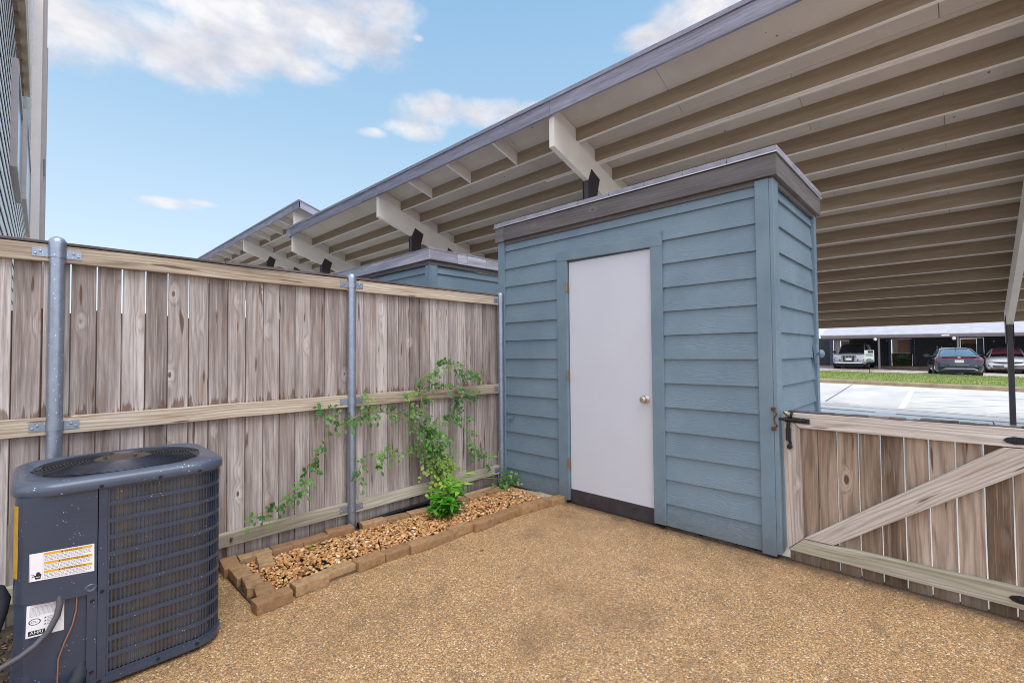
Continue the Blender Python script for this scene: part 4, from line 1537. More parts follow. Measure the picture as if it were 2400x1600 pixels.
# loose pipes and wires
mb = MB(151)
mb.tube([(0.098, 2.506, 0.415), (0.100, 2.494, 0.385), (0.092, 2.486, 0.345), (0.070, 2.478, 0.30), (0.035, 2.468, 0.268), (-0.005, 2.452, 0.25), (-0.07, 2.43, 0.236), (-0.2, 2.41, 0.21), (-0.4, 2.45, 0.2)], 0.0105, 12)
tag(mb.build('electrical_conduit', M_CONDUIT, smooth=60), 'dark grey flexible conduit drooping from the lower panel of the air conditioner', 'conduit')
mb = MB(152)
mb.tube([(0.148, 2.508, 0.39), (0.146, 2.502, 0.34), (0.136, 2.498, 0.29), (0.115, 2.496, 0.235), (0.098, 2.494, 0.18), (0.096, 2.492, 0.10), (0.098, 2.488, 0.06), (0.12, 2.47, 0.066), (0.145, 2.47, 0.075), (0.16, 2.48, 0.055), (0.15, 2.50, 0.04)], 0.0026, 8)
tag(mb.build('copper_wire', M_COPPER, smooth=60), 'thin copper-coloured wire hanging down the lower panel of the air conditioner', 'wire')
mb = MB(153)
mb.tube([(0.165, 2.53, 0.115), (0.155, 2.495, 0.085), (0.13, 2.455, 0.052), (0.09, 2.42, 0.032), (0.03, 2.36, 0.027), (-0.10, 2.31, 0.027), (-0.4, 2.3, 0.028)], 0.024, 14)
tag(mb.build('insulated_pipe', M_RUBBER, smooth=60), 'black foam-covered pipe entering the bottom of the air conditioner', 'pipe')
mb = MB(154)
mb.tube([(-0.40, 2.74, 0.43), (-0.20, 2.71, 0.452), (-0.105, 2.69, 0.446), (-0.064, 2.69, 0.425), (-0.052, 2.69, 0.39), (-0.060, 2.69, 0.34), (-0.082, 2.685, 0.26), (-0.105, 2.67, 0.17), (-0.14, 2.63, 0.03)], 0.023, 14)
tag(mb.build('insulated_pipe', M_RUBBER, smooth=60), 'thick black foam-covered pipe arching left of the air conditioner, cut by the photo edge', 'pipe')

# ------------------------------------------------------------------ edging bricks
def brick_mesh(name, L, W, H, seed, mat):
    q = random.Random(seed)
    bm = bmesh.new()
    bmesh.ops.create_cube(bm, size=1.0)
    for v in bm.verts:
        v.co = Vector((v.co.x * L + q.uniform(-.003, .003), v.co.y * W + q.uniform(-.002, .002), (v.co.z + 0.5) * H + q.uniform(-.0015, .0015)))
    bmesh.ops.bevel(bm, geom=list(bm.edges), offset=0.007, segments=2, profile=0.6, affect='EDGES')
    bmesh.ops.subdivide_edges(bm, edges=[e for e in bm.edges if e.calc_length() > 0.03], cuts=4, use_grid_fill=True)
    for v in bm.verts:
        nz = mnoise.noise(v.co * 38 + Vector((seed * 3.1, 0, 0))) * 0.0026 + mnoise.noise(v.co * 110 + Vector((0, seed, 0))) * 0.0010
        v.co += v.co.normalized() * nz
    bm.normal_update()
    me = bpy.data.meshes.new(name)
    bm.to_mesh(me)
    bm.free()
    me.polygons.foreach_set('use_smooth', [True] * len(me.polygons))
    me.set_sharp_from_angle(angle=R(50))
    me.materials.append(mat)
    return me


bmesh_v = [brick_mesh('edging_brick', 0.186, 0.088, 0.060, i, M_BRICK) for i in range(4)]
pale_v = [brick_mesh('pale_paver', 0.200, 0.095, 0.045, 9 + i, M_BRICKL) for i in range(2)]
ORD = ['first', 'second', 'third', 'fourth', 'fifth', 'sixth', 'seventh', 'eighth', 'ninth', 'tenth', 'eleventh', 'twelfth', 'thirteenth', 'fourteenth']
front = [(.915, 2.650, 4, 0), (1.127, 2.688, 2, 0), (1.320, 2.733, 3, -.012), (1.505, 2.707, 3, 0), (1.693, 2.704, 0, -.008), (1.870, 2.676, -3, 0), (2.045, 2.672, -2, -.01), (2.228, 2.690, 1, 0),
         (2.410, 2.655, -4, 0), (2.580, 2.668, 0, -.004), (2.752, 2.664, -2, 0), (2.920, 2.650, -5, -.003), (3.088, 2.634, -4, 0), (3.255, 2.606, -6, -.004)]
bricks = []
for i, (x, y, a, dz) in enumerate(front):
    if i == 0:
        lb = 'tan brick at the near corner of the gravel bed, jutting left of the front row'
    elif i == 13:
        lb = 'tan edging brick ending the front row at the shed'
    elif i < 7:
        lb = '%s tan edging brick of the front row, counted from the air conditioner end' % ORD[i]
    else:
        lb = '%s tan edging brick of the front row, counted from the shed end' % ORD[13 - i]
    bricks.append((bmesh_v[i % 4], x, y, a, dz, 0, lb, 'bricks edging the front of the bed'))
left = [(.882, 3.268, 84, 0, 'orange-tan brick at the fence end of the left row of the bed'),
        (.890, 3.085, 88, 0, 'long flat tan brick of the left row, beside the loose tilted brick'),
        (.900, 2.905, 84, 0, 'worn tan brick in the middle of the left row of the bed'),
        (.908, 2.745, 80, 0, 'dark-stained brick of the left row, next to the near corner brick')]
for i, (x, y, a, dz, lb) in enumerate(left):
    bricks.append((bmesh_v[(i + 1) % 4], x, y, a, dz, 0, lb, 'bricks edging the left end of the bed'))
bricks.append((bmesh_v[2], 1.030, 3.120, 78, 0.012, 0.10, 'loose tan brick tilted inside the left end of the gravel bed', 'loose bricks'))
back = [(1.030, 3.290, -5, 0), (1.218, 3.270, -4, 0.004), (1.400, 3.262, 0, 0.002), (1.580, 3.258, -10, 0.016), (1.840, 3.250, -9, 0.006), (2.025, 3.215, -9, 0), (2.215, 3.195, -6, 0),
        (2.405, 3.180, -4, 0), (2.60, 3.165, -3, 0.004), (2.795, 3.155, -3, 0.008), (2.99, 3.145, -2, 0.008)]
bl = ['tan brick of the back row, first from the air conditioner', 'tan brick of the back row behind the loose tilted brick', 'tan brick of the back row, third from the air conditioner',
      'raised tan brick at the foot of the middle fence post', 'tan brick of the back row just right of the middle fence post', 'second tan brick right of the middle fence post in the back row',
      'tan brick of the back row left of the bright green weed', 'tan brick of the back row hidden behind the bright green weed', 'tan brick of the back row just right of the bright green weed',
      'second tan brick of the back row right of the bright green weed', 'last tan brick of the back row near the shed corner']
for i, (x, y, a, dz) in enumerate(back):
    bricks.append((bmesh_v[(i + 2) % 4], x, y, a, dz, 0, bl[i], 'bricks edging the back of the bed'))
for i, (x, y, a, lb) in enumerate([(3.20, 3.06, 100, 'pale paver nearest the fence in the row along the shed'), (3.235, 2.86, 94, 'pale paver in the middle of the row along the shed'),
                                   (3.255, 2.745, 88, 'pale paver nearest the white door in the row along the shed')]):
    bricks.append((pale_v[i % 2], x, y, a, 0.0, 0, lb, 'pale pavers along the shed'))
for me, x, y, a, dz, tl, lb, gr in bricks:
    o = bpy.data.objects.new('edging_brick' if me in bmesh_v else 'pale_paver', me)
    COL.objects.link(o)
    o.location = (x, y, dz)
    o.rotation_euler = (tl, rnd.uniform(-.012, .012), R(a + rnd.uniform(-1, 1)))
    tag(o, lb, 'brick', gr)
mb = MB(160)
mb.obox((2.40, 3.222, 0.0), (0.75, -0.02, 0), (0, 0.085, 0), (0, 0, 0.052), segs=1)
tag(mb.build('concrete_strip', M_BRICKL, bevel=0.01), 'flat pale concrete strip behind the back bricks near the shed corner', 'concrete strip')
mb = MB(161)
mb.tube([(1.75, 3.318, 0.04), (2.0, 3.312, 0.055), (2.3, 3.300, 0.065), (2.62, 3.285, 0.06)], 0.014, 8)
mb.obox((1.75, 3.318, 0.0), (0.87, -0.033, 0), (0, 0.004, 0), (0, 0, 0.05))
tag(mb.build('edging_strip', M_BLACKIRON, smooth=40), 'black plastic edging strip between the low fence rail and the back bricks', 'garden edging')

# ------------------------------------------------------------------ river gravel
def pebble_protos():
    out = []
    for sd_ in range(10):
        bm = bmesh.new()
        bmesh.ops.create_icosphere(bm, subdivisions=1, radius=1.0)
        for v in bm.verts:
            v.co *= 1 + 0.28 * mnoise.noise(v.co * 1.3 + Vector((sd_ * 5.7, 0, 0)))
        out.append(([v.co.copy() for v in bm.verts], [tuple(v.index for v in fc.verts) for fc in bm.faces]))
        bm.free()
    return out


PROT = pebble_protos()


def scatter(name, mat, n, region, size, seed, zf):
    mb = MB(seed)
    q = mb.r
    cnt = 0
    while cnt < n:
        x, y = region(q)
        if x is None:
            continue
        vs, fs = PROT[q.randrange(10)]
        s_ = size(q)
        m = Matrix.Translation((x, y, zf(x, y, q))) @ Matrix.Rotation(q.random() * 6.28, 4, 'Z') @ Matrix.Rotation(q.uniform(-.45, .45), 4, 'X') @ Matrix.Rotation(q.uniform(-.45, .45), 4, 'Y') @ Matrix.Diagonal((s_ * q.uniform(.9, 1.35), s_ * q.uniform(.65, 1), s_ * q.uniform(.32, .6), 1))
        mb.add([m @ v for v in vs], fs, q.random())
        cnt += 1
    return struct(mb.build(name, mat, smooth=60), 'stuff')


def bed_region(q):
    x = q.uniform(0.95, 3.20)
    yb = 2.715 if x < 2.0 else 2.715 - (x - 2.0) * 0.03
    yt = 3.25 - max(0, (x - 1.6)) * 0.10
    y = q.uniform(yb, max(yt, 3.13))
    return x, y


scatter('gravel', M_STONE, 5200, bed_region, lambda q: min(0.024, max(0.007, q.gauss(0.0125, 0.004))), 5,
        lambda x, y, q: 0.018 + 0.022 * math.sin(min(1, max(0, (y - 2.70) / 0.55)) * math.pi) + q.uniform(-.006, .012))
scatter('gravel', M_STONE, 260, lambda q: (q.uniform(3.24, 3.34), q.uniform(2.62, 3.29)), lambda q: q.uniform(.006, .013), 6, lambda x, y, q: 0.012)
scatter('gravel', M_MULCH, 700, lambda q: (q.uniform(-.6, 0.0), q.uniform(2.62, 3.31)), lambda q: q.uniform(.006, .014), 8, lambda x, y, q: 0.012)
scatter('gravel', M_STONE, 60, lambda q: (q.uniform(0.9, 3.3), 2.60 - abs(q.gauss(0, .10))), lambda q: q.uniform(.003, .006), 9, lambda x, y, q: 0.002)

# ------------------------------------------------------------------ climbing rose on the fence
Wd = Vector


def leaflet(mb, base, d, nrm, L, W, rv, fold=0.25, lobes=0):
    d = d.normalized()
    side = d.cross(nrm)
    if side.length < 1e-4:
        side = d.orthogonal()
    side.normalize()
    up = side.cross(d).normalized()
    ts = [0, .18, .42, .68, .88, 1.0]
    ws = [0.03, .62, 1.0, .82, .42, 0.02]
    vs = []
    for i, t in enumerate(ts):
        droop = -0.22 * L * t * t
        c = base + d * (L * t) + up * droop
        w = W / 2 * ws[i]
        if lobes and i % 2:
            w *= 0.62
        vs += [c + side * w + up * (fold * w), c, c - side * w + up * (fold * w)]
    fs = []
    for i in range(len(ts) - 1):
        a = 3 * i
        fs += [(a, a + 1, a + 4, a + 3), (a + 1, a + 2, a + 5, a + 4)]
    mb.add(vs, fs, rv)


def compound(mb, p, d, size, rv, q, npair=2):
    """pinnate rose leaf: pairs of leaflets along a short stalk plus one at the tip"""
    d = d.normalized()
    nrm = Vector((q.uniform(-.5, .5), -1.0, q.uniform(.1, 1.0))).normalized()
    side = d.cross(nrm).normalized()
    stalk = [p, p + d * size * 0.5, p + d * size - Vector((0, 0, 0.12 * size))]
    mb.tube(stalk, 0.0009, 4, 0.3, cap=False)
    for k in range(npair):
        t = 0.35 + 0.5 * k / npair
        b = p + d * size * t
        for sg in (-1, 1):
            dd = (side * sg * 0.9 + d * 0.5 + Vector((0, 0, q.uniform(-.25, .1))))
            leaflet(mb, b, dd, nrm, size * q.uniform(.40, .52), size * q.uniform(.24, .32), min(1, max(0, rv + q.uniform(-.12, .12))))
    leaflet(mb, stalk[-1], d + Vector((0, 0, -.15)), nrm, size * .55, size * .34, min(1, max(0, rv + q.uniform(-.1, .1))))


rose = thing('climbing_rose', 'straggly climbing rose with thin arching stems spread across the board fence', 'climbing plant', (2.55, 3.27, 0.02))
PATHS = {
    'main': ([(2.599, 0.03), (2.542, 0.283), (2.467, 0.47), (2.418, 0.609), (2.387, 0.754), (2.376, 0.897), (2.376, 1.028), (2.395, 1.128), (2.483, 1.187), (2.599, 1.225), (2.72, 1.228), (2.86, 1.181), (3.007, 1.137), (3.075, 1.089)], 0.0045, .5),
    'long': ([(2.619, 0.03), (2.568, 0.33), (2.492, 0.517), (2.418, 0.629), (2.321, 0.702), (2.227, 0.772), (2.159, 0.818), (2.06, 0.856), (1.954, 0.866), (1.842, 0.868), (1.764, 0.839), (1.688, 0.812), (1.605, 0.76), (1.543, 0.717), (1.499, 0.663), (1.448, 0.62), (1.406, 0.552), (1.398, 0.496), (1.374, 0.434), (1.342, 0.4), (1.286, 0.372), (1.232, 0.32), (1.179, 0.293), (1.127, 0.282), (1.063, 0.275), (1.028, 0.276)], 0.0042, .35),
    'leftup': ([(1.688, 0.812), (1.632, 0.836), (1.578, 0.876), (1.516, 0.925), (1.503, 0.952)], 0.0022, .45),
    'up1': ([(1.852, 0.867), (1.862, 0.939), (1.872, 1.003)], 0.002, .5),
    'up2': ([(2.227, 0.772), (2.228, 0.899), (2.217, 1.008)], 0.002, .65),
    'right1': ([(2.418, 0.609), (2.493, 0.661), (2.57, 0.714), (2.676, 0.75), (2.786, 0.766), (2.857, 0.704), (2.885, 0.613), (2.913, 0.522), (2.956, 0.438), (3.015, 0.34), (3.122, 0.311)], 0.003, .45),
    'hang': ([(2.376, 1.03), (2.444, 1.065), (2.546, 1.081), (2.624, 1.045), (2.664, 0.969), (2.718, 0.89), (2.773, 0.81)], 0.0024, .3),
    'hang2': ([(2.72, 1.212), (2.789, 1.123), (2.831, 1.045), (2.816, 0.959), (2.902, 0.942), (3.02, 0.889)], 0.0024, .35),
    'mid': ([(2.50, 0.40), (2.332, 0.441), (2.238, 0.481), (2.159, 0.508), (2.038, 0.527), (1.964, 0.553), (1.913, 0.538)], 0.0022, .6),
    'spur': ([(1.913, 0.538), (1.954, 0.47), (1.94, 0.455)], 0.0018, .4),
    'spur2': ([(1.850, 0.50), (1.822, 0.48), (1.803, 0.42), (1.822, 0.345)], 0.002, .25),
    'low1': ([(2.66, 0.22), (2.60, 0.28), (2.542, 0.314), (2.466, 0.368)], 0.0025, .8),
    'low2': ([(2.62, 0.08), (2.659, 0.145), (2.666, 0.26), (2.68, 0.342)], 0.003, .9),
    'r1': ([(2.66, 0.26), (2.714, 0.283), (2.882, 0.241), (3.029, 0.209), (3.168, 0.2)], 0.0024, .5),
}
mbS, mbL = MB(171), MB(172)
q = random.Random(12)


def catmull(pts, n=5):
    out = []
    for i in range(len(pts) - 1):
        p0, p1, p2, p3 = pts[max(i - 1, 0)], pts[i], pts[i + 1], pts[min(i + 2, len(pts) - 1)]
        for k in range(n):
            t = k / n
            out.append(0.5 * ((2 * p1) + (p2 - p0) * t + (2 * p0 - 5 * p1 + 4 * p2 - p3) * t * t + (3 * p1 - p0 - 3 * p2 + p3) * t ** 3))
    out.append(pts[-1])
    return out


for nm, (pts, rad, tone) in PATHS.items():
    yb = 3.280
    P3 = []
    for i, (x, z) in enumerate(pts):
        yy = yb + 0.018 * math.sin(i * 1.7 + len(nm)) - (0.02 if z < 0.2 else 0)
        P3.append(Vector((x * .973, yy, 1.32 + (z - 1.32) * .973)))
    P3 = catmull(P3)
    m_ = len(P3)
    mbS.tube(P3, [1.25 * rad * (1 - 0.6 * i / m_) for i in range(m_)], 6, q.random())
    acc = 0
    for i in range(1, m_):
        seg_ = (P3[i] - P3[i - 1])
        acc += seg_.length
        z = P3[i].z - .03
        if acc > 0.020 and not (nm in ('main', 'long') and z < 0.22) and not (nm == 'r1' and i < m_ * .8) and not (nm == 'long' and 1.44 < P3[i].x < 1.64 and q.random() < .55):
            acc = 0
            t = seg_.normalized()
            sg = q.choice((-1, 1))
            d = t * q.uniform(-.1, .7) + Vector((0, -q.uniform(.1, .9), 0)) + t.cross(Vector((0, 1, 0))) * sg * q.uniform(.4, 1.0) + Vector((0, 0, -.25))
            rv = tone + q.uniform(-.28, .25)
            compound(mbL, P3[i], d, q.uniform(.042, .078), min(1, max(0, rv)), q, q.choice((1, 2, 2, 3)))
# fuller foliage round the main stems
for i in range(150):
    t = q.random()
    cx = 2.60 + (2.42 - 2.60) * t + q.gauss(0, .075)
    cz = 0.22 + 0.52 * t + q.gauss(0, .05)
    p = Vector((cx * .973, 3.275 - abs(q.gauss(0, .045)), cz))
    d = Vector((q.uniform(-1, 1), q.uniform(-1, 0), q.uniform(-.8, .6)))
    rv = (.95 if cz < .42 else .6) + q.uniform(-.35, .1)
    compound(mbL, p, d, q.uniform(.038, .066), min(1, max(0, rv)), q, q.choice((1, 2, 2)))
for i in range(34):    # round yellow-green young leaves low on the stems
    p = Vector((2.43 + q.gauss(0, .07), 3.25 - abs(q.gauss(0, .03)), q.uniform(.16, .42)))
    leaflet(mbL, p, Vector((q.uniform(-1, 1), -.5, q.uniform(-.8, .2))), Vector((q.uniform(-.3, .3), -1, .5)), q.uniform(.03, .045), q.uniform(.026, .036), q.uniform(.85, 1))
for i in range(26):    # sprig reaching over the shed corner pavers
    p = Vector((q.uniform(3.10, 3.30), q.uniform(3.05, 3.26), q.uniform(.07, .21)))
    compound(mbL, p, Vector((q.uniform(-1, 1), q.uniform(-1, .3), q.uniform(-.5, .6))), q.uniform(.045, .07), q.uniform(.2, .85), q, 2)
mbS.tube(catmull([Vector((2.62, 3.26, .24)), Vector((2.74, 3.25, .22)), Vector((2.90, 3.24, .18)), Vector((3.05, 3.21, .15)), Vector((3.16, 3.17, .13)), Vector((3.25, 3.10, .13))]), 0.0022, 6, .5)
mbS.build('stem', M_STEM, rose, smooth=60)
mbL.build('foliage', M_ROSE, rose, smooth=60)
# bright weed at its foot
weed = thing('leafy_weed', 'bright green leafy weed growing in the gravel bed below the climbing rose', 'weed', (2.30, 3.0, 0.03))
mbS, mbL = MB(173), MB(174)
for i in range(34):
    a = q.random() * 6.28
    L = q.uniform(.05, .30)
    ln = q.uniform(.15, .8)
    b = Vector((2.30 + q.gauss(0, .03), 2.97 + q.gauss(0, .03), .025))
    tip = b + Vector((math.cos(a) * L * ln * 1.1, math.sin(a) * L * ln * 1.0, L))
    mid_ = b.lerp(tip, .5) + Vector((0, 0, .03))
    cp = catmull([b, mid_, tip], 5)
    mbS.tube(cp, [0.0032 * (1 - .6 * k / len(cp)) for k in range(len(cp))], 6, .3)
    for k in range(4, len(cp), 1):
        for _ in range(q.choice((1, 1, 2))):
            aa = q.random() * 6.28
            d = Vector((math.cos(aa), math.sin(aa), q.uniform(-.25, .45)))
            leaflet(mbL, cp[k], d, Vector((0, -.35, 1)), q.uniform(.05, .10), q.uniform(.022, .036), min(1, max(0, .1 + cp[k].z * 2.4 + q.uniform(-.25, .25))), .3, lobes=q.random() < .4)
mbS.build('stem', M_STEM, weed, smooth=60)
mbL.build('foliage', M_WEED, weed, smooth=60)
for (x, y, lb) in ((1.33, 3.16, 'tiny green seedling in the gravel near the back bricks'), (1.48, 3.10, 'tiny green seedling in the gravel left of the middle post'), (1.02, 2.78, 'tiny green seedling in the gravel at the near corner brick'), (2.08, 2.90, 'tiny green seedling in the middle of the gravel')):
    mb = MB(int(x * 100))
    for k in range(5):
        leaflet(mb, Vector((x, y, .035)), Vector((q.uniform(-1, 1), q.uniform(-1, 1), .7)), Vector((0, 0, 1)), .022, .012, q.uniform(.4, .9))
    tag(mb.build('seedling', M_WEED, smooth=60), lb, 'seedling', 'seedlings in the gravel')
mb = MB(176)
leaflet(mb, Vector((2.12, 2.36, .004)), Vector((1, -.4, .05)), Vector((0, 0, 1)), .045, .026, .1, .35)
M_DRY = flat('dry_leaf', srgb(150, 104, 62), .7)
tag(mb.build('dry_leaf', M_DRY, smooth=60), 'small dry brown leaf lying on the open patio in front of the brick edging', 'leaf')
mb = MB(175)
leaflet(mb, Vector((1.93, 3.12, .052)), Vector((1, .3, .1)), Vector((0, 0, 1)), .05, .02, .5)
M_BLUEBIT = flat("faded_blue_plastic", srgb(92, 132, 150), 0.5)
tag(mb.build('plastic_scrap', M_BLUEBIT), 'small blue plastic scrap lying on the gravel by the back bricks', 'scrap')

# ------------------------------------------------------------------ carports
SL = 0.32


def carport(root, ztop, xe, y0, y1, beams, lookbays, near_posts=True, njoist=16, doubles=()):
    """shed-roof carport: joist undersides lie in z = ztop - SL * (x - xe); roof edge over x = xe"""
    def zj(x):
        return ztop - SL * (x - xe)
    JD = 0.186
    xj = [xe + 0.545 + 0.48 * k for k in range(njoist)]
    xend = xj[-1] + 0.46
    root_o = root
    # ceiling panels
    mb = MB(201)
    x = xe + 0.01
    row = 0
    while x < xend:
        x2 = min(x + 0.96, xend)
        y = y0 + 0.01 - (1.22 if row % 2 else 0)
        while y < y1:
            a, b = max(y, y0 + .01), min(y + 2.438, y1 - .01)
            if b - a > 0.02:
                za, zb_ = zj(x) + JD + 0.001, zj(x2) + JD + 0.001
                mb.obox((x + .002, a + .002, zj(x + .002) + JD + .001), (0, b - a - .004, 0), (0, 0, 0.012), (x2 - x - .004, 0, -SL * (x2 - x - .004)))
            y += 2.44
        x = x2
        row += 1
    mb.build('ceiling_panel', M_DECK, root)
    mb = MB(202)
    xa, xb = xe - 0.045, xend + 0.06
    mb.obox((xa, y0 - .04, zj(xa) + JD + .016), (0, y1 - y0 + .08, 0), (0, 0, .03), (xb - xa, 0, -SL * (xb - xa)))
    mb.build('roof', M_SHINGLE, root)
    # joists
    for k, x in enumerate(xj):
        mb = MB(210 + k)
        th = 0.038
        mb.box(x, x + th, y0 + .03, y1 - .03, zj(x + th) + 0.004, zj(x) + JD - 0.002, along='y', rv=None)
        jo = mb.build('joist', M_JOIST, root)
        mb = MB(240 + k)
        mb.box(x - .001, x + th + .001, y0 + .03, y1 - .03, zj(x + th) - 0.004, zj(x + th) + 0.004, along='y')  # thin underside strip that carries the painted bounce light
        if k in doubles:
            mb.box(x + th + .004, x + 2 * th + .004, beams[-1] if False else doubles[k][0], doubles[k][1], zj(x + 2 * th) - .004, zj(x + th) + JD - .014, along='y')
        mb.build('joist_edge', M_JOISTB, jo)
    mb = MB(260)
    mb.box(xend - .02, xend + .03, y0, y1, zj(xend) - 0.045, zj(xend) + JD, along='y')
    mb.build('eave_board', M_JOIST, root)
    # fascia over the high edge
    mb = MB(261)
    y = y0 - .03
    cuts = [b + 0.03 for b in beams if y0 < b < y1] + [y1 + .03]
    for c in cuts:
        mb.box(xe - 0.040, xe - 0.004, y, c - .004, zj(xe) - 0.005 + mb.r.uniform(-.004, .004), zj(xe) + 0.190, along='y', segs=6, jit=.003)
        y = c
    mb.build('fascia', M_ROOFEDGE, root, 0.003)
    mb = MB(262)
    mb.box(xe - .058, xe - .0405, y0 - .04, y1 + .04, zj(xe) + 0.187, zj(xe) + 0.212, along='y')
    mb.build('drip_edge', M_ROOFEDGE, root, 0.002)
    mb = MB(263)   # sloping end boards
    for yy in (y0 - .03, y1 - .006):
        mb.obox((xe - .04, yy, zj(xe - .04) - 0.0), (0, 0, .19), (0, .036, 0), (xend - xe + .08, 0, -SL * (xend - xe + .08)))
    mb.build('barge_board', M_ROOFEDGE, root, .002)
    # beams, blocking and posts
    BD = 0.405
    for bi, yb in enumerate(beams):
        w = 0.085
        mb = MB(270 + bi)
        x0, x1 = xe + 0.012, xend - 0.33
        mb.obox((x0, yb, zj(x0) - .0045 - BD), (0, 0, BD), (0, w, 0), (x1 - x0, 0, -SL * (x1 - x0)))
        bo = mb.build('beam', M_BEAM, root, 0.003)
        mb = MB(280 + bi)
        xs_ = [xe + .004] + xj
        for i in range(len(xs_)):
            a = xs_[i] + (0.0 if i == 0 else .040)
            b = (xs_[i + 1] if i + 1 < len(xs_) else xend - .02) - .003
            mb.obox((a, yb + .022, zj(a) - .003), (0, 0, JD - .002), (0, .04, 0), (b - a, 0, -SL * (b - a)))
        mb.build('blocking', M_BEAM, bo)
        if not near_posts:
            continue
        for (xp, full) in ((xe + 0.80, True), (xe + 1.70, True), (xend - .86, True)):
            zb = zj(xp + .05) - BD
            zg = gz(xp, yb)
            mb = MB(290)
            pw = 0.17
            mb.box(xp, xp + pw, yb + .004, yb + w - .004, zg - .02, zb + .010)
            po = mb.build('post', M_POSTP, root, .004)
            mb = MB(291)
            zt = zj(xp + .10) - .20
            sh = [(xp - .008, zb - .02), (xp + .085, zt), (xp + .30, zj(xp + .30) - .235), (xp + .235, zb - .13), (xp + .215, zb - .32), (xp - .004, zb - .32)]
            for yy in (yb - .009, yb + w + .001):
                mb.loft([[(p[0], yy, p[1]) for p in sh], [(p[0], yy + .008, p[1]) for p in sh]])
            for (dx_, dz_) in ((.10, -.06), (.22, -.12), (.10, -.2)):
                mb.tube([(xp + dx_, yb - .016, zt + dz_), (xp + dx_, yb - .009, zt + dz_)], .008, 8)
            mb.build('gusset_plate', M_PLATE, po)
    # lookout blocks between the first joist and the fascia
    mb = None
    for (ya, yb_) in lookbays:
        for k in range(1, 4):
            yy = ya + (yb_ - ya) * k / 4
            mb = MB(300)
            xa, xb = xe - .002, xj[0] - .002
            mb.obox((xa, yy, zj(xa) + .002), (0, 0, JD - .004), (0, .038, 0), (xb - xa, 0, -SL * (xb - xa)))
            mb.build('lookout', M_BEAM, root)


cp = thing('carport', 'long cream carport roof on dark posts, sloping over the blue shed', 'carport', (8.8, 3.0, 0))
carport(cp, 4.527, 4.875, -9.7, 13.06, [-9.6, -5.15, -0.69, 3.88, 8.405, 12.80], [(3.92, 8.45)], doubles={1: (-0.6, 4.9)})
cp2 = thing('carport', 'farther carport roof standing higher behind the near one, left above the fence', 'carport', (9.3, 18.5, 0.5))
carport(cp2, 5.52, 5.35, 13.50, 27.5, [13.93, 18.50, 22.90, 27.2], [(13.97, 18.54), (18.54, 22.94), (22.94, 27.24)])

# ------------------------------------------------------------------ townhouse at the left edge
hz = R(90) - (math.pi / 2 - 1.5305) + R(0.0)
house = thing('townhouse', 'white lap-sided townhouse wall with tall windows at the left edge of the photo', 'house', (0, 0, 0), 0)
HA = 1.554       # azimuth of the wall line
HD = Vector((math.cos(HA), math.sin(HA), 0))
HN = Vector((HD.y, -HD.x, 0))      # outward, towards the viewer's line
HW = -0.335


def hp(d, o, z):
    p = HD * d + HN * (HW + o)
    return (p.x, p.y, z)


mb = MB(401)
z = 0.0
while z < 12.0:
    a = [hp(4.5, 0.017, z), hp(4.5, 0.001, z + .2), hp(4.5, -.006, z + .2), hp(4.5, .011, z)]
    b = [hp(19.2, 0.017, z), hp(19.2, 0.001, z + .2), hp(19.2, -.006, z + .2), hp(19.2, .011, z)]
    mb.loft([a, b])
    z += 0.178
mb.build('lap_siding', M_HOUSE, house)
mb = MB(402)
mb.loft([[hp(4.5, -.02, 0), hp(4.5, -.02, 12), hp(4.5, -6, 12), hp(4.5, -6, 0)], [hp(19.2, -.02, 0), hp(19.2, -.02, 12), hp(19.2, -6, 12), hp(19.2, -6, 0)]])
mb.build('wall', M_HOUSE, house)
mb = MB(403)
mb.loft([[hp(19.1, -.02, 0), hp(19.1, -.02, 16), hp(19.1, .215, 16), hp(19.1, .215, 0)], [hp(19.34, -.02, 0), hp(19.34, -.02, 16), hp(19.34, .215, 16), hp(19.34, .215, 0)]])
mb.build('corner_board', M_HOUSETRIM, house, .006)
mb = MB(404)
for (o0, o1, d0, d1, z0, z1) in ((.15, .27, 19.4, 21.0, 0, 7.2), (.15, .31, 19.5, 22, 7.21, 16), (.15, .335, 21.2, 24, 0, 11.4)):
    mb.loft([[hp(d0, o0, z0), hp(d0, o0, z1), hp(d0, o1, z1), hp(d0, o1, z0)], [hp(d1, o0, z0), hp(d1, o0, z1), hp(d1, o1, z1), hp(d1, o1, z0)]])
mb.build('bay_wall', M_WINTRIM, house)
mb = MB(405)
mb.loft([[hp(4.5, -.02, 5.78), hp(4.5, -.02, 6.2), hp(4.5, .125, 6.2), hp(4.5, .125, 5.78)], [hp(11.4, -.02, 5.78), hp(11.4, -.02, 6.2), hp(11.4, .125, 6.2), hp(11.4, .125, 5.78)]])
mb.build('soffit', M_SOFFIT, house)
d = 4.6
while d < 11.3:
    mb = MB(406)
    mb.loft([[hp(d, .02, 5.66), hp(d, .02, 5.779), hp(d, .06, 5.779), hp(d, .06, 5.66)], [hp(d + .22, .02, 5.66), hp(d + .22, .02, 5.779), hp(d + .22, .06, 5.779), hp(d + .22, .06, 5.66)]])
    d += 0.45
    mb.build('corbel', M_CORBEL, house)
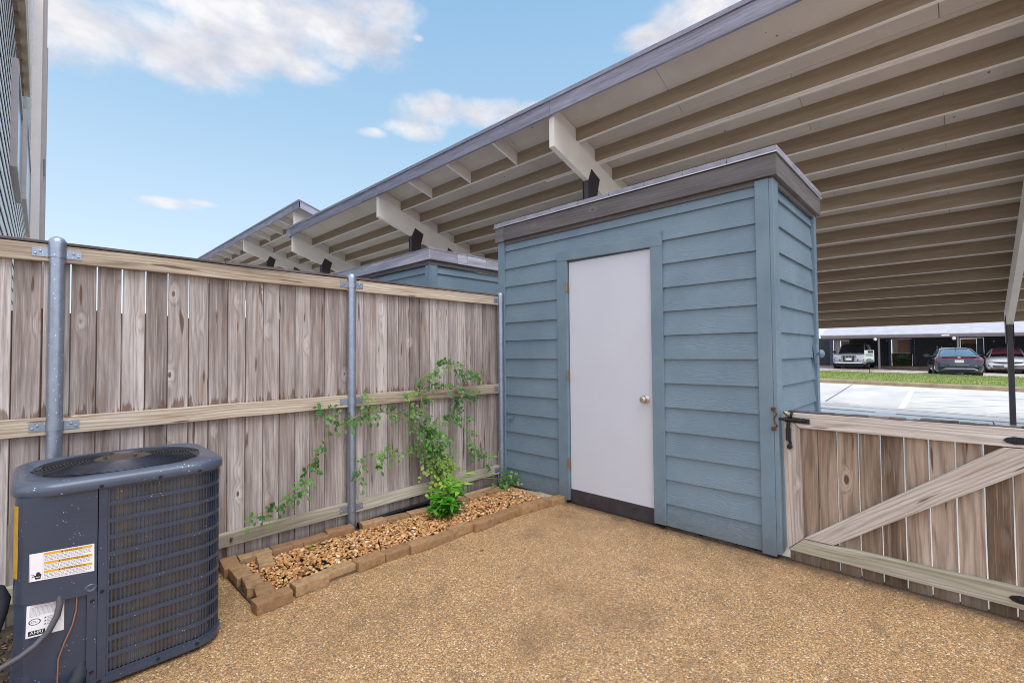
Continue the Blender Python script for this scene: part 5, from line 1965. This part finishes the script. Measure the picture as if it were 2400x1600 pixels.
for (d0, d1, z0, z1) in ((8.5, 10.5, 3.72, 5.10), (12.6, 16.6, 4.30, 6.0)):
    mb = MB(407)
    for (a, b, c, e) in ((d0, d0 + .14, z0, z1), (d1 - .14, d1, z0, z1), (d0 + .1401, d1 - .1401, z0, z0 + .1), (d0 + .1401, d1 - .1401, z1 - .1, z1)):
        mb.loft([[hp(a, .0, c), hp(a, .0, e), hp(a, .075, e), hp(a, .075, c)], [hp(b, .0, c), hp(b, .0, e), hp(b, .075, e), hp(b, .075, c)]])
    wf = mb.build('window', M_WINTRIM, house)
    mb = MB(408)
    mb.loft([[hp(d0 + .14, .0, z0 + .1), hp(d0 + .14, .0, z1 - .1), hp(d0 + .14, .055, z1 - .1), hp(d0 + .14, .055, z0 + .1)], [hp(d1 - .14, .0, z0 + .1), hp(d1 - .14, .0, z1 - .1), hp(d1 - .14, .055, z1 - .1), hp(d1 - .14, .055, z0 + .1)]])
    mb.build('pane', M_WINGLASS, wf)

# ------------------------------------------------------------------ carport row across the lot
row = thing('carport_row', 'long low carport row with a pale shingle roof across the parking lot', 'carport', (42, 2, 0))
BX = 38.5


def bz(y):
    return 0.012 * (y - 3.0)


mb = MB(501)
rings = []
for y in (-30, -10, 2, 7.08):
    rings.append([(BX, y, 2.36 + bz(y)), (BX + .05, y, 2.30 + bz(y)), (BX + 4.4, y, 3.20 + bz(y)), (BX + 8, y, 2.4 + bz(y)), (BX + 8, y, 2.5 + bz(y)), (BX + 4.4, y, 3.40 + bz(y))])
mb.loft(rings)
mb.build('roof', M_BGROOF, row)
mb = MB(502)
mb.loft([[(BX + .06, y, 2.15 + bz(y)), (BX + .06, y, 2.325 + bz(y)), (BX + .14, y, 2.325 + bz(y)), (BX + .14, y, 2.15 + bz(y))] for y in (-30, -10, 2, 7.05)])
mb.build('fascia', M_BGFAS, row)
mb = MB(503)
mb.box(BX + .2, BX + 7.8, -30, 7.0, 2.15, 2.19)
mb.build('soffit', M_BGFAS, row)
for y in (3.85, 0.10, -3.7, -7.4, -11.1):
    mb = MB(504)
    mb.box(BX + .15, BX + .25, y - .05, y + .05, gz(40, y) - .05, 2.15 + bz(y))
    po = mb.build('post', M_BGFAS, row)
    mb = MB(505)
    Mk = Matrix.Translation((BX + .10, y + .17, 2.07 + bz(y)))
    mb.lathe([(0.02, -.11), (.07, -.09), (.10, -.02), (.085, .05), (.04, .08), (0.01, .085)], 12, Mk)
    mb.build('lamp_globe', M_BULB, po, smooth=60)
WX = 43.0


def panel(name, mat, ya, yb, z0, z1, x=WX, th=.12, parent=row, clap=0):
    mb = MB(506)
    mb.box(x, x + th, min(ya, yb), max(ya, yb), z0, z1)
    if clap:
        z = z0
        while z < z1 - .05:
            mb.box(x - .03, x + .001, min(ya, yb) + .003, max(ya, yb) - .003, z, z + .16)
            z += .18
    return mb.build(name, mat, parent)


Zg = .16
panel('storage_front', M_BGDARK, 14, 7.28, Zg, 2.3)
panel('blue_trim', M_BGNAVY, 7.26, 7.05, Zg, 2.3, x=WX - .15, clap=1)
panel('pale_panel', M_BGWHITE, 7.04, 6.64, Zg, 2.15, x=WX + .1)
panel('brick_wall', M_BGBRICK, 6.63, 6.05, Zg, 2.06, x=WX + .5)
panel('white_beam', M_PAINTW, 6.63, 6.05, 2.06, 2.2, x=WX + .3)
panel('storage_front', M_BGDARK, 6.04, 3.74, Zg, 2.3)
panel('blue_trim', M_BGNAVY, 3.73, 3.58, Zg, 2.3, x=WX - .15)
panel('pale_panel', M_BGWHITE, 3.57, 3.27, 1.13, 2.16, x=WX + .5)
panel('brick_wall', M_BGBRICK, 3.269, 2.56, 1.13, 2.10, x=WX + .5)
panel('white_beam', M_PAINTW, 3.57, 2.46, 2.13, 2.22, x=WX + .2)
panel('blue_post', M_BGBLUE, 2.55, 2.45, 1.05, 2.12, x=WX + .2)
panel('brown_boards', M_BGBROWN, 3.57, 2.47, Zg, 1.125, x=WX + .2, clap=0)
panel('storage_front', M_BGDARK, 2.44, 0.02, Zg, 2.3)
panel('brick_wall', M_BGBRICK, 0.0, -0.76, 1.75, 2.06, x=WX + .6)
panel('brown_boards', M_BGBROWN, 0.0, -0.76, Zg, 1.745, x=WX + .3)
panel('blue_trim', M_BGNAVY, -0.77, -1.09, Zg, 2.12, x=WX + .2, clap=1)
panel('white_beam', M_PAINTW, 0.0, -1.09, 2.07, 2.16, x=WX + .1)
panel('storage_front', M_BGDARK, -1.1, -4.2, Zg, 2.3)
panel('brick_wall', M_BGBRICK, -4.21, -5.4, Zg, 2.1, x=WX + .4)
panel('storage_front', M_BGDARK, -5.41, -30, Zg, 2.3)
mb = MB(508)
for k in range(9):
    mb.box(WX - .012, WX - .002, 2.30, 2.325, .45 + k * .19, .50 + k * .19)
mb.build('door_nail_row', M_PAINTW, row)
mb = MB(509)
for (y, z) in ((1.15, 1.55), (.92, 1.5), (-1.55, 1.86), (3.82, 2.02)):
    mb.box(WX - .05, WX - .002, y - .025, y + .025, z - .05, z + .05)
mb.build('wall_fixture', M_BULB, row)
mb = MB(510)
mb.box(BX + .05, BX + .058, .46, .82, 2.18, 2.27)
mb.build('number_plaque', M_PAINTW, row)
mb = MB(511)
mb.box(WX - 1.1, WX - .005, -30, 14, -.1, Zg + .06)
mb.build('walkway_step', M_KERB, row)
mb = MB(512)
Mk = Matrix.Translation((WX + .12, 3.0, .72)) @ Matrix.Rotation(-math.pi / 2, 4, 'Y')
for k in range(420):
    a = q.uniform(0, 6.28)
    rr_ = .24 + q.gauss(0, .07)
    p = Vector((WX + .10 - q.uniform(0, .12), 3.0 + math.cos(a) * rr_ * 1.2, .70 + math.sin(a) * rr_))
    leaflet(mb, p, Vector((q.uniform(-1, .2), q.uniform(-1, 1), q.uniform(-1, 1))), Vector((-1, 0, .3)), .11, .06, min(1, max(0, .25 + math.sin(a) * .3 + q.uniform(-.2, .2))))
M_WREATH = random_tone("wreath_leaf", [(0.0, srgb(52, 78, 52)), (0.5, srgb(84, 116, 74)), (0.8, srgb(118, 168, 170)), (1.0, srgb(170, 196, 120))], 0.5)
tag(mb.build('wreath', M_WREATH), 'round green and pale blue wreath hanging on the brown boards under the far carport', 'wreath')

# small notice sign in the lawn
sg = thing('notice_sign', 'white notice sign on a thin black stake in the lawn', 'sign', (27.79, 3.12, gz(27.8, 3.1) + .1))
SX = 27.75
mb = MB(521)
mb.box(SX, SX + .012, 2.955, 3.32, .80, 1.345)
pn = mb.build('sign_panel', M_SIGNW, sg)
mb = MB(522)
mb.box(SX - .003, SX - .0005, 2.985, 3.19, 1.215, 1.315)
mb.box(SX - .003, SX - .0005, 2.975, 3.28, .825, .885)
for k in range(5):
    mb.box(SX - .003, SX - .0005, 3.0, 3.28, 1.175 - k * .028, 1.185 - k * .028)
mb.box(SX - .003, SX - .0005, 3.06, 3.22, .92, .945)
mb.build('printed_text', M_INK, pn)
mb = MB(523)
mb.box(SX + .013, SX + .035, 3.125, 3.15, .02, 1.2)
mb.build('stake', M_BLACKIRON, sg)

# ------------------------------------------------------------------ parked cars (local frame: +x forward, +y left)
def ring_section(x, zb, zs, zt, w, wt, tuck=0.10):
    """closed cross-section of a car body at x: sill, bulging side, shoulder, top"""
    half = [(w - tuck, zb), (w - .02, zb + .12), (w, zb + (zs - zb) * .55), (w - .015, zs - .05), (w - .06, zs), (wt, zt - .025), (wt * .6, zt), (0.0, zt + .008)]
    pts = [(x, -y, z) for y, z in half]
    pts += [(x, y, z) for y, z in reversed(half[:-1])]
    return [Vector(p) for p in pts]


def interp(tab, x):
    for i in range(len(tab) - 1):
        if tab[i][0] <= x <= tab[i + 1][0]:
            t = (x - tab[i][0]) / (tab[i + 1][0] - tab[i][0])
            t = t * t * (3 - 2 * t) if False else t
            return [a + (b - a) * t for a, b in zip(tab[i][1:], tab[i + 1][1:])]
    return list(tab[0][1:] if x < tab[0][0] else tab[-1][1:])


def wheel(root, x, y, rad, w=.22):
    mb = MB(601)
    Mk = Matrix.Translation((x, y, rad)) @ Matrix.Rotation(-math.pi / 2, 4, 'X')
    hw = w / 2
    mb.lathe([(rad * .62, -hw), (rad * .93, -hw), (rad, -hw * .7), (rad, hw * .7), (rad * .93, hw), (rad * .62, hw)], 28, Mk)
    ty = mb.build('wheel', M_TYRE, root, smooth=40, local=True)
    mb = MB(602)
    sg_ = 1 if y > 0 else -1
    Mk2 = Matrix.Translation((x, y + sg_ * (hw - .03), rad)) @ Matrix.Rotation(-math.pi / 2 * sg_, 4, 'X')
    mb.lathe([(rad * .64, -.02), (rad * .64, .018), (rad * .58, .02), (rad * .54, -.01), (rad * .15, .005), (.0, .01)], 28, Mk2)
    for k in range(5):
        a = 2 * math.pi * k / 5
        c, s_ = math.cos(a), math.sin(a)
        yy = y + sg_ * (hw - .012)
        mb.tube([(x + c * rad * .1, yy, rad + s_ * rad * .1), (x + c * rad * .58, yy, rad + s_ * rad * .58)], rad * .075, 6)
    mb.build('rim', M_RIM, ty, smooth=40, local=True)


def make_car(name, label, loc, head, spec):
    root = thing(name, label, 'car', loc, head, 'parked cars')
    paint, L = spec['paint'], spec['L']
    # lower body
    mb = MB(610)
    n = 40
    rings = []
    for i in range(n + 1):
        x = L * i / n
        zb, zs, zt, w, wt = interp(spec['body'], x)
        rings.append(ring_section(x, zb, zs, zt, w, wt))
    mb.loft(rings)
    body = mb.build('body', paint, root, smooth=38, local=True)
    # greenhouse: glass shell with painted roof and pillars
    gh = spec['cabin']       # (x, z base, z top, half width base, half width top)
    mb, mr = MB(611), MB(612)
    rings = []
    for i in range(25):
        x = gh[0][0] + (gh[-1][0] - gh[0][0]) * i / 24
        zb, zt, wb, wt = interp(gh, x)
        rings.append([Vector((x, -wb, zb)), Vector((x, -(wb * .35 + wt * .65), zb + (zt - zb) * .62)), Vector((x, -wt, zt - .03)), Vector((x, -wt * .72, zt)), Vector((x, 0, zt + .012)), Vector((x, wt * .72, zt)), Vector((x, wt, zt - .03)), Vector((x, wb * .35 + wt * .65, zb + (zt - zb) * .62)), Vector((x, wb, zb))])
    mb.loft(rings, closed=False, cap=False)
    mb.build('glasshouse', spec.get('glass', M_GLASS), root, smooth=50, local=True)
    rx0, rx1 = spec['roof']
    rings = []
    for i in range(13):
        x = rx0 + (rx1 - rx0) * i / 12
        zb, zt, wb, wt = interp(gh, x)
        rings.append([Vector((x, -wt - .012, zt - .055)), Vector((x, -wt - .004, zt - .018)), Vector((x, -wt * .7, zt + .014)), Vector((x, 0, zt + .026)), Vector((x, wt * .7, zt + .014)), Vector((x, wt + .004, zt - .018)), Vector((x, wt + .012, zt - .055))])
    mr.loft(rings, closed=False, cap=False)
    # pillars along the cabin edges
    for sgn in (-1, 1):
        for seg in spec['pillars']:
            p = []
            for x in seg:
                zb, zt, wb, wt = interp(gh, x)
                p.append((x, sgn * (wt + .004), zt - .03))
            mr.tube(p, spec.get('pill', .035), 6)
        for (xa, xb) in spec.get('posts', ()):
            zb, zt, wb, wt = interp(gh, xa)
            mr.tube([(xb, sgn * (wb + .0), zb + .01), ((xa + xb) / 2, sgn * ((wb * .35 + wt * .65) + .002), zb + (zt - zb) * .62), (xa, sgn * (wt + .003), zt - .04)], .035, 6)
    mr.build('roof', paint, root, smooth=40, local=True)
    for x in spec['wheels']:
        for sgn in (-1, 1):
            wheel(root, x, sgn * (spec['track']), spec['wr'])
    # dark wheel arches and underside
    mb = MB(613)
    for x in spec['wheels']:
        for sgn in (-1, 1):
            Mk = Matrix.Translation((x, sgn * (spec['track'] - .05), spec['wr'] + .01)) @ Matrix.Rotation(math.pi / 2, 4, 'X')
            mb.lathe([(0, -.17), (spec['wr'] + .055, -.17), (spec['wr'] + .055, .17), (0, .17)], 28, Mk)
    mb.box(.25, L - .25, -.75, .75, .17, .30)
    mb.build('wheel_arch', M_BLACKP, root, local=True)
    for sgn in (-1, 1):
        mb = MB(614)
        xm, ym, zm = spec['mirror']
        mb.tube([(xm, sgn * (ym - .12), zm - .02), (xm, sgn * ym, zm)], .025, 6)
        mb.loft([[Vector((xm - .07 + t * .14, sgn * (ym + .10 + .13 * math.cos(a) * (1 - .35 * t)), zm + .03 + .085 * math.sin(a) * (1 - .35 * t))) for a in [2 * math.pi * k / 12 for k in range(12)]] for t in (0, .5, 1)])
        mb.build('wing_mirror', spec.get('mirrorpaint', paint), root, smooth=50, local=True)
    return root, body


def face(mb, pts, x, dx, mi=0, pr=None):
    """polygon in (y, z) pressed onto an end of the car at depth x with thickness dx; pr(y) bends it round the corner"""
    f_ = pr or (lambda y: 0)
    mb.loft([[Vector((x + f_(p[0]), p[0], p[1])) for p in pts], [Vector((x + f_(p[0]) + dx, p[0], p[1])) for p in pts]])


def mir(pts):
    return [(-y, z) for y, z in reversed(pts)]


# dark blue saloon seen from behind (rear at x = 0)
sed = dict(paint=M_CARBLUE, L=4.64, wr=.325, wheels=(.98, 3.70), track=.78,
           body=[(0.0, .36, .66, .78, .74, .60), (.05, .29, .80, .98, .84, .66), (.16, .24, .92, 1.045, .88, .70), (.45, .22, .95, 1.06, .90, .72), (.98, .21, .95, 1.04, .905, .74), (2.3, .20, .93, .99, .905, .74),
                 (3.4, .20, .90, .96, .90, .72), (3.9, .21, .85, .91, .89, .68), (4.35, .24, .72, .82, .84, .62), (4.58, .30, .60, .70, .72, .52), (4.64, .36, .52, .58, .60, .42)],
           cabin=[(.42, 1.03, 1.055, .74, .70), (.80, 1.03, 1.20, .78, .64), (1.35, 1.0, 1.385, .80, .56), (1.9, .98, 1.43, .80, .56), (2.5, .97, 1.425, .80, .55), (2.95, .96, 1.32, .79, .57), (3.35, .95, 1.10, .76, .66), (3.55, .94, .97, .74, .70)],
           roof=(1.28, 2.62), pillars=[(.42, .6, .8, 1.1, 1.35, 1.5), (2.5, 2.75, 2.95, 3.2, 3.55)], posts=((2.0, 2.05),), mirror=(3.05, .90, 1.0), glass=M_GLASSL, mirrorpaint=M_CARBLUE)
car, body = make_car('parked_sedan', 'dark blue sedan seen from behind with red tail lamps beyond the lawn', (31.55, .06, gz(32, 0)), R(6), sed)
bend = lambda y: .28 * max(0, abs(y) - .45) ** 1.5
for pts in ([(.42, .865), (.50, .90), (.82, .915), (.855, .87), (.85, .80), (.79, .785), (.60, .83)],):
    for pp in (pts, mir(pts)):
        mb = MB(620)
        face(mb, pp, .035, .05, pr=bend)
        mb.build('tail_lamp', M_REDL, car, local=True)
mb = MB(621)
face(mb, [(-.45, .875), (.45, .875), (.45, .905), (-.45, .905)], .028, .06)
mb.build('lamp_bar', M_REDL, car, local=True)
mb = MB(622)
face(mb, [(-.62, .94), (.62, .94), (.60, .975), (-.60, .975)], .030, .06, pr=bend)
face(mb, [(-.60, .40), (.60, .40), (.72, .52), (.60, .57), (-.60, .57), (-.72, .52)], -.012, .06, pr=bend)
face(mb, [(-.44, .70), (-.30, .64), (.30, .64), (.44, .70), (.36, .66), (.25, .615), (-.25, .615), (-.36, .66)], .004, .05)
mb.build('bumper_trim', M_BLACKP, car, local=True)
mb = MB(623)
face(mb, [(-.66, .335), (-.52, .43), (.52, .43), (.66, .335), (.62, .325), (.50, .395), (-.50, .395), (-.62, .325)], -.03, .05, pr=bend)
for sg_ in (1, -1):
    pp = [(.52, .535), (.76, .545), (.755, .575), (.60, .57)]
    face(mb, pp if sg_ > 0 else mir(pp), -.02, .05, pr=bend)
face(mb, [(-.34, .60), (.34, .60), (.34, .612), (-.34, .612)], -.002, .03)
mb.build('chrome_trim', M_CARCHROME, car, local=True)
mb = MB(624)
face(mb, [(-.16, .70), (.16, .70), (.16, .83), (-.16, .83)], -.004, .04)
npl = mb.build('number_plate', M_NUMPLATE, car, local=True)
mb = MB(625)
Mk = Matrix.Translation((.03, 0, .945)) @ Matrix.Rotation(-math.pi / 2, 4, 'Y') @ Matrix.Diagonal((.4, 1, 1, 1))
mb.lathe([(0, 0), (.075, 0), (.07, .02), (0, .025)], 20, Mk)
mb.build('badge', M_CARCHROME, car, local=True)
mb = MB(626)
mb.loft([[(1.30, -.02, 1.41), (1.30, .02, 1.41), (1.30, .02, 1.42), (1.30, -.02, 1.42)], [(1.18, -.006, 1.42), (1.18, .006, 1.42), (1.17, .006, 1.475), (1.17, -.006, 1.475)]])
mb.build('roof_antenna', M_BLACKP, car, local=True)

# silver-grey SUV seen from the front (front at x = L)
suv = dict(paint=M_CARSILV, L=4.95, wr=.375, wheels=(1.0, 3.95), track=.84,
           body=[(0, .45, .9, 1.02, .80, .66), (.10, .36, 1.0, 1.08, .92, .72), (.5, .32, 1.04, 1.10, .965, .76), (1.5, .30, 1.04, 1.10, .98, .78), (3.2, .30, 1.02, 1.09, .98, .78), (3.75, .30, .99, 1.09, .975, .76),
                 (4.4, .32, .93, 1.03, .955, .72), (4.72, .34, .88, .97, .92, .68), (4.88, .38, .80, .88, .84, .60), (4.95, .46, .66, .74, .74, .54)],
           cabin=[(.10, 1.07, 1.12, .78, .74), (.45, 1.07, 1.50, .84, .66), (.85, 1.07, 1.66, .86, .63), (2.4, 1.07, 1.72, .86, .63), (2.95, 1.07, 1.66, .86, .63), (3.35, 1.07, 1.42, .85, .68), (3.85, 1.06, 1.09, .80, .74)],
           roof=(.62, 2.98), pillars=[(.12, .45, .85), (2.9, 3.1, 3.35, 3.6, 3.85)], posts=((1.3, 1.15), (2.1, 2.15)), mirror=(3.35, .98, 1.12), mirrorpaint=M_BLACKP, pill=.04)
car, body = make_car('parked_suv', 'silver-grey SUV facing the lot, parked under the far carport behind the notice sign', (43.1, 5.42, .10), math.pi, suv)
bend2 = lambda y: -.32 * max(0, abs(y) - .40) ** 1.6
mb = MB(630)
face(mb, [(-.37, .90), (.37, .90), (.38, .80), (.27, .50), (-.27, .50), (-.38, .80)], 4.905, .06)
gr = mb.build('grille_frame', M_BLACKP, car, local=True)
mb = MB(631)
for k in range(9):
    y = -.32 + .08 * k
    t = max(0, abs(y) - .2)
    face(mb, [(y - .012, .56 + t), (y + .012, .56 + t), (y + .012, .89), (y - .012, .89)], 4.960, .02)
face(mb, [(-.39, .895), (.39, .895), (.385, .92), (-.385, .92)], 4.955, .03)
for sg_ in (1, -1):
    pp = [(.385, .895), (.27, .49), (.295, .485), (.41, .80), (.41, .90)]
    face(mb, pp if sg_ > 0 else mir(pp), 4.955, .03)
mb.build('grille_bar', M_CARCHROME, gr, local=True)
mb = MB(632)
face(mb, [(-.16, .60), (.16, .60), (.16, .745), (-.16, .745)], 4.985, .02)
mb.build('number_plate', M_NUMPLATE, car, local=True)
for sg_ in (1, -1):
    mb = MB(633)
    pp = [(.46, .78), (.83, .82), (.87, .90), (.80, .955), (.60, .93), (.45, .87)]
    face(mb, pp if sg_ > 0 else mir(pp), 4.88, .06, pr=bend2)
    mb.build('headlight', M_HEADL, car, local=True)
    mb = MB(634)
    pp = [(.44, .56), (.82, .60), (.82, .68), (.46, .66)]
    face(mb, pp if sg_ > 0 else mir(pp), 4.93, .04, pr=bend2)
    mb.build('air_intake', M_BLACKP, car, local=True)
    mb = MB(635)
    Mk = Matrix.Translation((4.80, sg_ * .70, .44)) @ Matrix.Rotation(math.pi / 2, 4, 'Y')
    mb.lathe([(0, 0), (.055, 0), (.05, .16), (0, .17)], 12, Mk)
    mb.build('fog_lamp', M_HEADL, car, local=True)
    mb = MB(636)
    mb.tube([(.9, sg_ * .62, 1.69), (1.0, sg_ * .63, 1.745), (2.6, sg_ * .62, 1.765), (2.75, sg_ * .61, 1.71)], .018, 6)
    mb.build('roof_rail', M_CARCHROME, car, local=True)
mb = MB(637)
face(mb, [(-.62, .40), (.62, .40), (.70, .455), (-.70, .455)], 4.93, .05, pr=bend2)
mb.build('skid_trim', M_CARCHROME, car, local=True)

# white saloon seen from the front
wh = dict(sed)
wh.update(paint=M_CARWHITE, L=4.85, wheels=(1.0, 3.85), track=.79, glass=M_GLASS, mirrorpaint=M_BLACKP,
          body=[(0.0, .36, .66, .80, .74, .60), (.16, .24, .92, 1.04, .90, .70), (.98, .21, .95, 1.03, .925, .74), (2.3, .20, .93, .99, .925, .74),
                (3.4, .20, .92, 1.0, .92, .74), (4.0, .20, .88, .96, .91, .70), (4.5, .22, .76, .87, .88, .64), (4.76, .27, .66, .78, .80, .58), (4.85, .34, .56, .64, .70, .48)],
          cabin=[(.35, 1.02, 1.05, .74, .70), (.80, 1.02, 1.24, .78, .64), (1.35, 1.0, 1.41, .81, .58), (2.0, .99, 1.46, .82, .57), (2.5, .99, 1.45, .82, .57), (2.95, .99, 1.34, .81, .59), (3.4, .99, 1.12, .78, .67), (3.65, .98, 1.0, .76, .71)],
          roof=(1.28, 2.62), pillars=[(.42, .8, 1.35), (2.5, 2.75, 2.95, 3.2, 3.65)], mirror=(3.1, .93, 1.03))
car, body = make_car('parked_sedan', 'white sedan with a pink sunshade, facing the lot, partly behind the carport post', (43.4, -2.0, gz(42, -2) - .01), math.pi - R(1), wh)
mb = MB(640)
rings = []
for x in (2.66, 2.95, 3.25, 3.45):
    zb, zt, wb, wt = interp(wh['cabin'], x)
    rings.append([(x, -wt * .90, zt + .002), (x, -wt * .45, zt + .018), (x, 0, zt + .022), (x, wt * .45, zt + .018), (x, wt * .90, zt + .002)])
mb.loft(rings, closed=False, cap=False)
mb.build('sunshade', M_SHADE, car, smooth=50, local=True)
bend3 = lambda y: -.30 * max(0, abs(y) - .40) ** 1.6
mb = MB(641)
face(mb, [(-.60, .66), (.60, .66), (.56, .60), (.20, .56), (-.20, .56), (-.56, .60)], 4.82, .05, pr=bend3)
face(mb, [(-.66, .52), (.66, .52), (.58, .36), (-.58, .36)], 4.83, .05, pr=bend3)
face(mb, [(-.72, .28), (.72, .28), (.66, .33), (-.66, .33)], 4.80, .05, pr=bend3)
gr = mb.build('grille', M_BLACKP, car, local=True)
mb = MB(642)
face(mb, [(-.66, .675), (.66, .675), (.10, .555), (-.10, .555), (-.12, .575), (-.60, .695), (.60, .695)][:0] or [(-.68, .662), (.68, .662), (.68, .682), (-.68, .682)], 4.845, .04, pr=bend3)
for z in (.40, .44, .48):
    face(mb, [(-.56, z), (.56, z), (.56, z + .012), (-.56, z + .012)], 4.875, .02, pr=bend3)
face(mb, [(-.60, .345), (.60, .345), (.58, .362), (-.58, .362)], 4.87, .03, pr=bend3)
mb.build('grille_trim', M_CARCHROME, gr, local=True)
mb = MB(643)
face(mb, [(-.16, .38), (.16, .38), (.16, .50), (-.16, .50)], 4.90, .02)
mb.build('number_plate', M_NUMPLATE, car, local=True)
for sg_ in (1, -1):
    mb = MB(644)
    pp = [(.54, .66), (.84, .70), (.87, .76), (.80, .775), (.56, .70)]
    face(mb, pp if sg_ > 0 else mir(pp), 4.75, .09, pr=bend3)
    mb.build('headlight', M_HEADL, car, local=True)
    mb = MB(645)
    pp = [(.62, .36), (.80, .42), (.80, .50), (.64, .44)]
    face(mb, pp if sg_ > 0 else mir(pp), 4.79, .06, pr=bend3)
    mb.build('air_intake', M_BLACKP, car, local=True)
